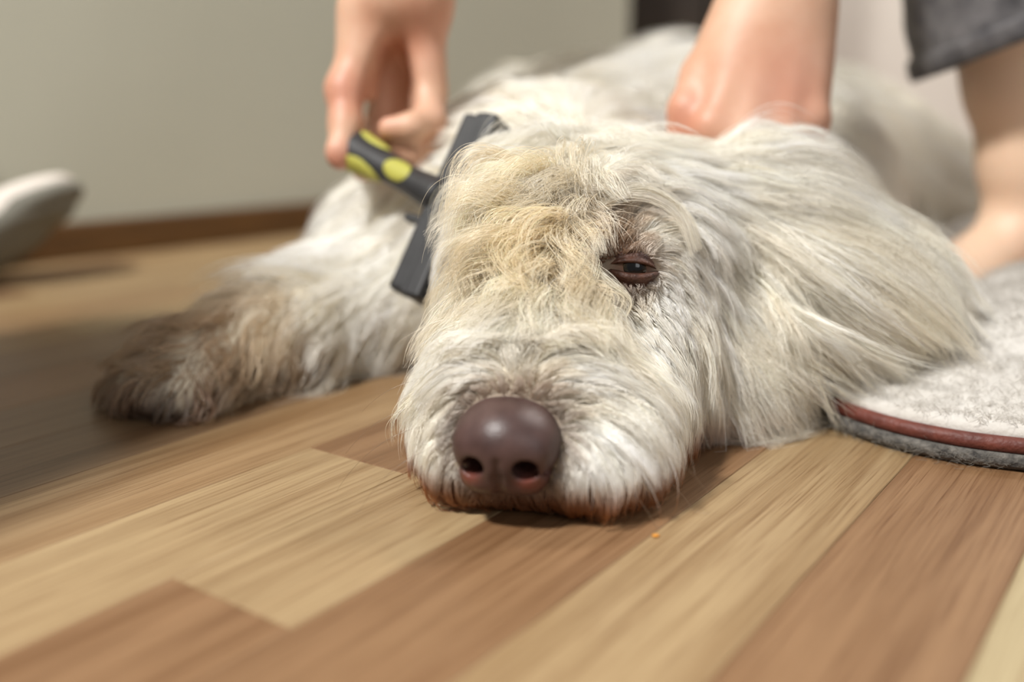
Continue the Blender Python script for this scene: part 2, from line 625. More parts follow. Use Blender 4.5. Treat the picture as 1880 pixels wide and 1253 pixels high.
bed = empty('pet_bed', (BC[0], BC[1], 0))
tag(bed, 'white fleece pet bed with grey felt base and brown piped edge', 'pet bed')


def bed_outline(inset, n=220):
    hx, hy = (BW - 2 * BR), (BL - 2 * BR)
    r = BR - inset
    out = []
    for cx_, cy_, a in ((hx, hy, 0), (0, hy, 90), (0, 0, 180), (hx, 0, 270)):
        for q in np.linspace(0, 90, n // 4):
            an = math.radians(a + q)
            out.append((cx_ + r * math.cos(an), cy_ + r * math.sin(an)))
    out = np.array(out)
    return BC + out[:, :1] * BA + out[:, 1:] * BB_


# felt base: outline swept with a rounded profile and capped
prof = [(0.010, 0.0004), (0.003, 0.0008), (0.0005, 0.0030), (0.0, 0.0056), (0.0015, 0.0082), (0.006, 0.0096)]
V = []; Fc = []
ol = [bed_outline(i) for i, z in prof]; n = len(ol[0])
for (i, z), o_ in zip(prof, ol): V += [(x, y, z) for x, y in o_]
for a in range(len(prof) - 1):
    for k in range(n): Fc.append((a * n + k, a * n + (k + 1) % n, (a + 1) * n + (k + 1) % n, (a + 1) * n + k))
Fc.append(tuple(range(n))[::-1]); Fc.append(tuple((len(prof) - 1) * n + k for k in range(n)))
mesh_obj('felt_base', V, Fc, M_FELT, bed)
ol2 = bed_outline(0.0055)
V, Fc = tube_geo([(x, y, 0.0122) for x, y in ol2], 0.0042, 10, closed=True)
mesh_obj('piping', V, Fc, M_PIPE, bed)
# fleece top: rings from the edge inwards
rings = np.concatenate([[0.006, 0.0065, 0.0075, 0.009, 0.0115, 0.015, 0.02], np.linspace(0.026, BR - 0.004, 20)])
V = []; Fc = []
gx, gy = np.meshgrid(np.arange(BC[0] - 0.25, BC[0] + 0.85, 0.004), np.arange(BC[1] - 0.40, BC[1] + 0.80, 0.004), indexing='ij')
inside = bed_sd(gx, gy)
ids = -np.ones(gx.shape, int)
sel = inside > 0.009
ids[sel] = np.arange(sel.sum())
VX = np.stack([gx[sel], gy[sel], bed_h(gx[sel], gy[sel])], 1)
qd = np.stack([ids[:-1, :-1], ids[1:, :-1], ids[1:, 1:], ids[:-1, 1:]], -1).reshape(-1, 4)
qd = qd[(qd >= 0).all(1)]
# rim: a rounded roll of fleece that tucks behind the piping
me_fl = mesh_obj('fleece_top', VX, qd, M_FLEECE, bed)
ol3 = bed_outline(0.012)
V, Fc = tube_geo([(x, y, 0.0165) for x, y in ol3], 0.0062, 12, closed=True)
mesh_obj('fleece_edge', V, Fc, M_FLEECE, bed)
M_FLH = hair_mat('fleece_fibre', 0.7, 0.4, 0.03)
# short woolly pile
nf = 42000
fx = rng.uniform(BC[0] - 0.12, BC[0] + 0.30, nf * 3); fy = rng.uniform(BC[1] - 0.25, BC[1] + 0.42, nf * 3)
ok = (bed_sd(fx, fy) > 0.0068); fx, fy = fx[ok][:nf], fy[ok][:nf]
nf = len(fx)
dd_ = bed_sd(fx, fy); tz = 0.0165 + np.sqrt(np.maximum(0.0062 ** 2 - (dd_ - 0.012) ** 2, 0))
base = np.stack([fx, fy, np.where(dd_ < 0.018, np.maximum(tz, np.where(dd_ > 0.009, bed_h(fx, fy), 0)), bed_h(fx, fy)) - 0.0006], 1)
K = 6
an = rng.uniform(0, 6.28, nf); ln = rng.uniform(0.004, 0.010, nf)
cl = rng.uniform(0, 6.28, nf)
tt = np.linspace(0, 1, K)
pts = np.zeros((nf, K, 3))
for k in range(K):
    t = tt[k]
    pts[:, k, 0] = base[:, 0] + ln * t * np.cos(an) * 0.8 + 0.0012 * np.sin(cl + t * 5) * t
    pts[:, k, 1] = base[:, 1] + ln * t * np.sin(an) * 0.8 + 0.0012 * np.cos(cl + t * 5) * t
    pts[:, k, 2] = base[:, 2] + 0.0028 * math.sin(t * 2.6) + 0.0003
tint = np.ones((nf, K, 3)) * np.array(srgb(208, 204, 198)[:3]) * rng.uniform(0.94, 1.02, (nf, 1, 1))
curves_obj('fleece_pile', pts, np.full((nf, K), 0.00010) * (1 - 0.5 * tt)[None], np.clip(tint, 0, 0.95), M_FLH, bed)
# loose grey felt fibres on the rim
nf = 2600
per = bed_outline(0.0); pi_ = rng.integers(0, len(per), nf)
pp = per[pi_] * 1.0 + rng.normal(0, 0.0025, (nf, 2))
dirv = rng.normal(0, 1, (nf, 3)); dirv[:, 2] *= 0.4; dirv = unit(dirv)
pts = np.zeros((nf, 4, 3)); bz = rng.uniform(0.001, 0.0085, nf)
for k in range(4):
    t = k / 3
    pts[:, k, :2] = pp; pts[:, k, 2] = bz
    pts[:, k] += dirv * (t * rng.uniform(0.002, 0.006, nf)[:, None]); pts[:, k, 2] = np.maximum(pts[:, k, 2], 0.0004)
curves_obj('felt_fibre', pts, np.full((nf, 4), 0.00007), np.ones((nf, 4, 3)) * np.array(srgb(140, 136, 128)[:3]), M_FLH, bed)

# ================================================================== FOOT IN A SOCK (far left)
M_SOCK = noise_mat('white_sock_knit', srgb(222, 212, 202), srgb(232, 224, 215), 300, 0.9, 0.4, 700)
M_SOLE = noise_mat('grey_sock_sole', srgb(112, 110, 100), srgb(126, 124, 114), 300, 0.9, 0.4, 700)
sock = empty('person', (-0.60, 0.93, 0))
tag(sock, 'seated person, only a raised white sock toe with grey sole showing at left edge', 'person')
toe = P(66, 360, 0.96); ball = P(-15, 412, 0.95); arch = P(-100, 470, 0.94); heel = P(-165, 505, 0.93)
heel[2] = max(heel[2], 0.036)
side = unit(np.array([0.30, 0.95, 0.0])); ax_ = unit(toe - heel); up_ = np.cross(side, ax_); up_ = up_ if up_[2] > 0 else -up_
Rf = np.stack([ax_, np.cross(up_, ax_), up_], 1)
s_ = Sdf()
s_.ell(toe, (0.036, 0.028, 0.008), Rf, 0.02)
s_.ell(ball, (0.062, 0.034, 0.014), Rf, 0.03)
s_.ell(arch, (0.070, 0.036, 0.021), Rf, 0.03)
s_.ell(heel, (0.045, 0.034, 0.034), Rf, 0.03)
s_.cone(arch + up_ * 0.02 - ax_ * 0.03, heel + np.array([-0.02, 0, 0.16]), 0.034, 0.042, 0.03)
V, Fc = s_.mesh((-0.85, 0.82, 0), (-0.35, 1.08, 0.32), 0.004, zmin=0.001)
mesh_obj('sock', V, Fc, M_SOCK, sock)
s_ = Sdf()
dn = -up_ * 0.010 + ax_ * 0.003
s_.ell(toe + dn, (0.035, 0.031, 0.007), Rf, 0.02)
s_.ell(ball + dn * 1.3, (0.060, 0.035, 0.010), Rf, 0.03)
s_.ell(arch + dn * 1.3, (0.068, 0.034, 0.015), Rf, 0.03)
s_.ell(heel + dn, (0.043, 0.031, 0.030), Rf, 0.03)
V, Fc = s_.mesh((-0.85, 0.82, 0), (-0.35, 1.08, 0.32), 0.004, zmin=0.0005)
mesh_obj('sole', V, Fc, M_SOLE, sock)

# ================================================================== DOG
YAW = math.radians(11.5)
HF = np.array([-math.sin(YAW), -math.cos(YAW), 0]); HR = np.array([math.cos(YAW), -math.sin(YAW), 0]); HU = np.array([0, 0, 1.0])
NOSE0 = np.array([-0.006, 0.374, 0])
RH = np.stack([-HF, HR, HU], 1)           # columns: back, viewer's right, up


def hd(s, t, h):
    return NOSE0 - HF * (s / 100) + HR * (t / 100) + HU * (h / 100)


def cm(*r): return np.array(r) / 100


dog = empty('dog', (0.10, 0.80, 0))
tag(dog, 'shaggy cream-white dog lying down with its chin on the floor', 'dog')
D = Sdf()
# muzzle and head
D.cone(hd(4.9, 0, 2.9), hd(11.5, 0.3, 4.9), 0.0270, 0.041, 0.02)
for sg in (-1, 1):
    D.ell(hd(5.9, (2.6 if sg > 0 else -1.7), 2.3), cm(4.1, 2.4, 2.25), RH, 0.015)
    D.ell(hd(9.5, (3.5 if sg > 0 else -2.3), 2.7), cm(4.2, 2.5, 2.6), RH, 0.02)
D.cone(hd(3.2, 0, 4.0), hd(12.5, 0, 8.6), 0.0135, 0.023, 0.02)
D.ell(hd(18.5, 0.9, 8.4), cm(8.0, 5.7, 5.4), RH, 0.03)
for sg in (-1, 1):
    D.ell(hd(13.6, (3.3 if sg > 0 else -2.5), 10.2), cm(2.2, (2.3 if sg > 0 else 1.9), 1.5), RH, 0.015)
    D.ell(hd(15.5, (4.6 if sg > 0 else -2.6), 5.2), cm(5.4, 2.8, 4.6), RH, 0.03)
D.ell(hd(14.5, 0.8, 3.2), cm(9.0, 4.0, 3.1), RH, 0.03)
EYE = {}
for sg in (-1, 1):
    EYE[sg] = hd(13.1, 3.75 * sg, 9.2)
# ear on the right of the picture: a flap thrown out sideways over the pet bed
e0 = P(1345, 345, 0.575); e1 = P(1690, 575, 0.535)
ec = (e0 + e1) / 2 + np.array([0, 0, 0.004]); ea = unit(e1 - e0)
en = unit(np.array([0.25, -0.55, 0.80]))
RE = frame(ea, en)
D.ell(ec, (np.linalg.norm(e1 - e0) / 2, 0.042, 0.015), RE, 0.02)
D.ell(P(1300, 680, 0.555), (0.040, 0.055, 0.042), None, 0.03)
D.ell(P(1490, 585, 0.565), (0.052, 0.030, 0.024), frame(ea, (0, 0, 1)), 0.03)
D.cone(hd(19.5, 5.2, 10.6), e0 + np.array([0.01, 0.0, -0.008]), 0.022, 0.024, 0.025)
# the other ear lies back along the neck
D.ell(hd(25.5, -5.6, 6.5), cm(4.5, 1.4, 4.6), RH, 0.02)
# neck, chest, trunk, rump
D.cone(hd(21, 0, 7.8), (0.03, 0.74, 0.090), 0.060, 0.080, 0.05)
D.ell((0.005, 0.755, 0.078), (0.118, 0.13, 0.080), None, 0.06)
D.ell((0.13, 0.96, 0.095), (0.17, 0.21, 0.110), frame((0.5, 0.8, 0), (0, 0, 1)), 0.08)
D.ell((0.30, 1.10, 0.100), (0.17, 0.13, 0.100), frame((0.8, 0.5, 0), (0, 0, 1)), 0.08)
D.ell((0.43, 1.12, 0.060), (0.14, 0.11, 0.065), frame((1, 0.1, 0), (0, 0, 1)), 0.06)
# hind legs folded on the far side, tail
D.chain([(0.40, 1.20, 0.07), (0.58, 1.27, 0.045), (0.50, 1.38, 0.03), (0.60, 1.42, 0.025)], [0.07, 0.045, 0.026, 0.026], 0.03)
D.chain([(0.48, 1.10, 0.05), (0.64, 1.15, 0.035), (0.62, 1.24, 0.028), (0.70, 1.26, 0.024)], [0.055, 0.038, 0.026, 0.024], 0.03)
D.chain([(0.47, 1.18, 0.05), (0.66, 1.33, 0.03), (0.80, 1.36, 0.02)], [0.03, 0.02, 0.012], 0.03)
# near foreleg stretched out to the left with its paw, the other one tucked under the chest
PAW = np.array([-0.190, 0.566, 0.022])
D.chain([(-0.03, 0.735, 0.060), (-0.085, 0.675, 0.036), (-0.150, 0.612, 0.026), PAW], [0.055, 0.034, 0.022, 0.022], 0.03)
pd = unit(np.array([-0.60, -0.80, 0])); pr_ = np.array([pd[1], -pd[0], 0])
for k, off in enumerate((-0.022, -0.008, 0.008, 0.022)):
    D.cone(PAW + pr_ * off * 0.6, PAW + pd * (0.030 if k in (1, 2) else 0.022) + pr_ * off - np.array([0, 0, 0.010]), 0.014, 0.0130, 0.008)
D.chain([(0.10, 0.72, 0.05), (0.15, 0.68, 0.03), (0.20, 0.70, 0.025)], [0.045, 0.03, 0.024], 0.03)

# seat the eyeballs in the finished skin
GAZE = {}
for sg, (eu, ev) in ((1, (1158, 494)), (-1, (878, 484))):
    dd = unit(ray(eu, ev)); p = np.array([0, 0, CAM_H]) + dd * 0.25
    for _ in range(120): p = p + dd * D.ev(p[None])[0] * 0.8
    nn = D.grad(p[None])[0]
    GAZE[sg] = unit(nn * 0.55 + HF * 0.6 + HR * 0.05 * sg)
    EYE[sg] = p - GAZE[sg] * 0.0082
for sg in (-1, 1):
    D.ell(EYE[sg] + GAZE[sg] * 0.004, (0.0128, 0.0128, 0.0128), None, 0.010)

NS = Sdf()
NS.ell(hd(2.25, 0, 3.75), cm(2.2, 2.15, 1.6), RH, 0.006)
NS.ell(hd(1.25, 0, 3.1), cm(1.25, 1.35, 1.6), RH, 0.008)
NS0 = NS.ev
M_SKIN_D = noise_mat('dog_undercoat', srgb(222, 212, 190), srgb(232, 224, 206), 40, 0.9, 0.4, 400)
V, Fc = D.mesh((-0.27, 0.36, -0.02), (0.86, 1.50, 0.26), 0.0032, zmin=0.0012)
body = mesh_obj('body', V, Fc, M_SKIN_D, dog)
DV, DF = V, Fc
nt = M_SKIN_D.node_tree; bs = nt.nodes['Principled BSDF']; lk = bs.inputs['Base Color'].links[0].from_socket
at = node(nt, 'ShaderNodeAttribute', attribute_name='bare')
mx = node(nt, 'ShaderNodeMix', data_type='RGBA'); nt.links.new(at.outputs['Fac'], mx.inputs[0]); nt.links.new(lk, mx.inputs[6]); mx.inputs[7].default_value = srgb(92, 60, 44)
nt.links.new(mx.outputs[2], bs.inputs['Base Color'])
bare = np.zeros(len(V))
for sg in (-1, 1): bare = np.maximum(bare, np.exp(-(np.linalg.norm(V - EYE[sg] - GAZE[sg] * 0.012, axis=1) / 0.0155) ** 4))
bare = np.maximum(bare, 0.75 * np.clip(1 - NS0(V) / 0.005, 0, 1))
toe_ = PAW + pd * 0.024; toe_[2] = 0.006
bare = np.maximum(bare, np.exp(-(np.linalg.norm((V - toe_) / np.array([1.3, 1.3, 0.8]), axis=1) / 0.024) ** 4))
ba_ = body.data.attributes.new('bare', 'FLOAT', 'POINT'); ba_.data.foreach_set('value', bare.astype(np.float32))
print('dog body', len(V), len(Fc))

# nose leather
M_NOSE, nt, bs = new_mat('nose_leather')
tc = node(nt, 'ShaderNodeTexCoord')
n1 = node(nt, 'ShaderNodeTexNoise', Scale=90, Detail=3); nt.links.new(tc.outputs['Object'], n1.inputs['Vector'])
r = ramp(nt, [(0.35, srgb(66, 47, 44)), (0.7, srgb(84, 62, 58))]); nt.links.new(n1.outputs['Fac'], r.inputs[0])
at = node(nt, 'ShaderNodeAttribute', attribute_name='wet')
mx = node(nt, 'ShaderNodeMix', data_type='RGBA'); nt.links.new(at.outputs['Fac'], mx.inputs[0]); nt.links.new(r.outputs[0], mx.inputs[6]); mx.inputs[7].default_value = srgb(112, 62, 52)
nt.links.new(mx.outputs[2], bs.inputs['Base Color'])
mr = node(nt, 'ShaderNodeMapRange'); mr.inputs[3].default_value = 0.42; mr.inputs[4].default_value = 0.16
nt.links.new(at.outputs['Fac'], mr.inputs[0]); nt.links.new(mr.outputs[0], bs.inputs['Roughness'])
vo = node(nt, 'ShaderNodeTexVoronoi', Scale=1100); nt.links.new(tc.outputs['Object'], vo.inputs['Vector'])
bu = node(nt, 'ShaderNodeBump', Strength=0.25, Distance=0.0004); nt.links.new(vo.outputs['Distance'], bu.inputs['Height']); nt.links.new(bu.outputs[0], bs.inputs['Normal'])
NS = Sdf()
NS.ell(hd(2.25, 0, 3.75), cm(2.2, 2.15, 1.6), RH, 0.006)
NS.ell(hd(1.25, 0, 3.1), cm(1.25, 1.35, 1.6), RH, 0.008)
for sg in (-1, 1):
    NS.ell(hd(1.65, 1.30 * sg, 3.35), cm(1.25, 0.85, 1.05), RH, 0.006)      # wing above the nostril
    NS.ell(hd(1.45, 1.00 * sg, 2.25), cm(1.05, 0.85, 0.75), RH, 0.005)      # lower lobe
for sg in (-1, 1):
    NS.ell(hd(0.70, 0.98 * sg, 2.98), cm(1.0, 0.56, 0.44), frame(RH @ np.array([1, -0.15 * sg, 0.1]), RH @ np.array([0, 0.28 * sg, 1])), 0.002, 's')
    NS.cone(hd(0.55, 1.15 * sg, 2.72), hd(1.55, 2.25 * sg, 2.55), 0.0017, 0.0012, 0.002, 's')
NS.cone(hd(-0.10, 0, 3.3), hd(0.08, 0, 2.5), 0.0004, 0.0013, 0.0030, 's')
NS.cone(hd(0.08, 0, 2.5), hd(0.85, 0, 1.3), 0.0013, 0.0022, 0.0025, 's')
NV, NF = NS.mesh(NOSE0 + [-0.04, -0.03, 0.008], NOSE0 + [0.05, 0.06, 0.06], 0.0006)
nose = mesh_obj('nose', NV, NF, M_NOSE, dog)
q = (NV - NOSE0) @ RH * 100
wet = np.clip(np.exp(-((np.abs(q[:, 1]) - 1.25) / 0.55) ** 2 - ((q[:, 2] - 2.3) / 0.35) ** 2), 0, 1)
wa = nose.data.attributes.new('wet', 'FLOAT', 'POINT'); wa.data.foreach_set('value', wet.astype(np.float32))
nose['label'] = 'matte brown dog nose'

# eyes
M_EYE, nt, bs = new_mat('eyeball')
tc = node(nt, 'ShaderNodeTexCoord')
gr = node(nt, 'ShaderNodeVectorMath', operation='LENGTH')
sep = node(nt, 'ShaderNodeSeparateXYZ'); nt.links.new(tc.outputs['Object'], sep.inputs[0])
cb = node(nt, 'ShaderNodeCombineXYZ'); nt.links.new(sep.outputs[0], cb.inputs[0]); nt.links.new(sep.outputs[1], cb.inputs[1])
nt.links.new(cb.outputs[0], gr.inputs[0])
r = ramp(nt, [(0.0, srgb(12, 11, 12)), (0.36, srgb(14, 13, 13)), (0.42, srgb(38, 28, 18)), (0.60, srgb(64, 48, 28)), (0.68, srgb(30, 20, 15)), (0.85, srgb(62, 40, 30))])
mm = node(nt, 'ShaderNodeMath', operation='MULTIPLY'); mm.inputs[1].default_value = 1 / 0.0112
nt.links.new(gr.outputs['Value'], mm.inputs[0]); nt.links.new(mm.outputs[0], r.inputs[0])
nt.links.new(r.outputs[0], bs.inputs['Base Color']); bs.inputs['Roughness'].default_value = 0.08
M_LID = noise_mat('eyelid_skin', srgb(58, 34, 25), srgb(96, 60, 44), 160, 0.5, 0.6, 900)
for sg in (1, -1):
    c = EYE[sg] + GAZE[sg] * 0.0060; gz = GAZE[sg]
    ub = unit(HU - gz * (gz @ HU)); rb = np.cross(gz, ub); rb = rb if rb @ HR > 0 else -rb
    R3 = np.stack([rb, ub, gz], 1)
    vv = []; ff = []
    nu, nv_ = 32, 18
    for i in range(nv_ + 1):
        th = math.pi * i / nv_
        for j in range(nu):
            ph = 2 * math.pi * j / nu
            vv.append((0.0112 * math.sin(th) * math.cos(ph), 0.0112 * math.sin(th) * math.sin(ph), 0.0112 * math.cos(th) * (1.06 if th < 0.5 else 1.0)))
    for i in range(nv_):
        for j in range(nu):
            ff.append((i * nu + j, (i + 1) * nu + j, (i + 1) * nu + (j + 1) % nu, i * nu + (j + 1) % nu))
    eb = mesh_obj('eyeball', vv, ff, M_EYE)
    eb.matrix_world = Matrix.Translation(Vector(c)) @ Matrix([list(x) for x in R3]).to_4x4()
    bpy.context.view_layer.update()
    mw = eb.matrix_world.copy(); eb.parent = dog; bpy.context.view_layer.update(); eb.matrix_parent_inverse = dog.matrix_world.inverted(); eb.matrix_world = mw
    # upper and lower lid: shells around the ball with an almond gap, upper lid heavy
    for nm, sgn, gap in (('upper_eyelid', 1, 0.0028), ('lower_eyelid', -1, -0.0030)):
        vv = []; ff = []
        nx, ny = 40, 12
        for i in range(nx + 1):
            x = -1 + 2 * i / nx
            edge = gap * (1 - x * x) ** 0.7 - 0.0004 - 0.0012 * x * (-1) * sg * 0 - 0.0010 * (x * sg)
            for j in range(ny + 1):
                t = j / ny
                yy = edge + sgn * t * (0.0080 if sgn > 0 else 0.0060) * (1 - 0.75 * x * x)
                xx = x * 0.0128
                rr = 0.0117 + 0.0009 * math.sin(min(t * 6, 1) * math.pi / 2) + 0.0005 * math.sin(t * 11) - (0.0022 if sgn > 0 else 0.0040) * t * t - 0.0034 * abs(x) ** 3
                zz = math.sqrt(max(rr * rr - (xx * 0.74) ** 2 - (yy * 0.9) ** 2, 1e-7))
                vv.append(c + rb * xx + ub * yy + gz * zz)
        for i in range(nx):
            for j in range(ny):
                a = i * (ny + 1) + j
                ff.append((a, a + ny + 1, a + ny + 2, a + 1))
        ld = mesh_obj(nm, vv, ff, M_LID, dog)
        so = ld.modifiers.new('thick', 'SOLIDIFY'); so.thickness = 0.0014; so.offset = -1

# ------------------------------------------------------------------ coat
GRID = Grid(D, (-0.33, 0.30, -0.03), (0.90, 1.54, 0.36), 0.0065)
HG = Grid(D, (-0.13, 0.34, -0.02), (0.30, 0.72, 0.24), 0.0034)


def sdl(p):
    d, g = GRID(p)
    m = (p[:, 0] > -0.125) & (p[:, 0] < 0.295) & (p[:, 1] > 0.345) & (p[:, 1] < 0.715) & (p[:, 2] < 0.235)
    if m.any():
        d2, g2 = HG(p[m]); d[m] = d2; g[m] = g2
    return d, g


def march(u, v):
    d = unit(ray(u, v)); p = np.array([0, 0, CAM_H]) + d * 0.25
    for _ in range(90):
        e = D.ev(p[None])[0]
        if e < 0.0006: return p
        p = p + d * e * 0.9
        if p[1] > 1.8: return None
    return p


CR = srgb(250, 247, 239)[:3]; WH = srgb(253, 252, 248)[:3]; YE = srgb(250, 245, 233)[:3]; GD = srgb(248, 240, 221)[:3]
OR = srgb(214, 166, 116)[:3]; BN = srgb(134, 96, 70)[:3]; DB = srgb(84, 60, 44)[:3]; TA = srgb(180, 154, 126)[:3]; LT = srgb(212, 194, 166)[:3]; GY = srgb(228, 223, 212)[:3]
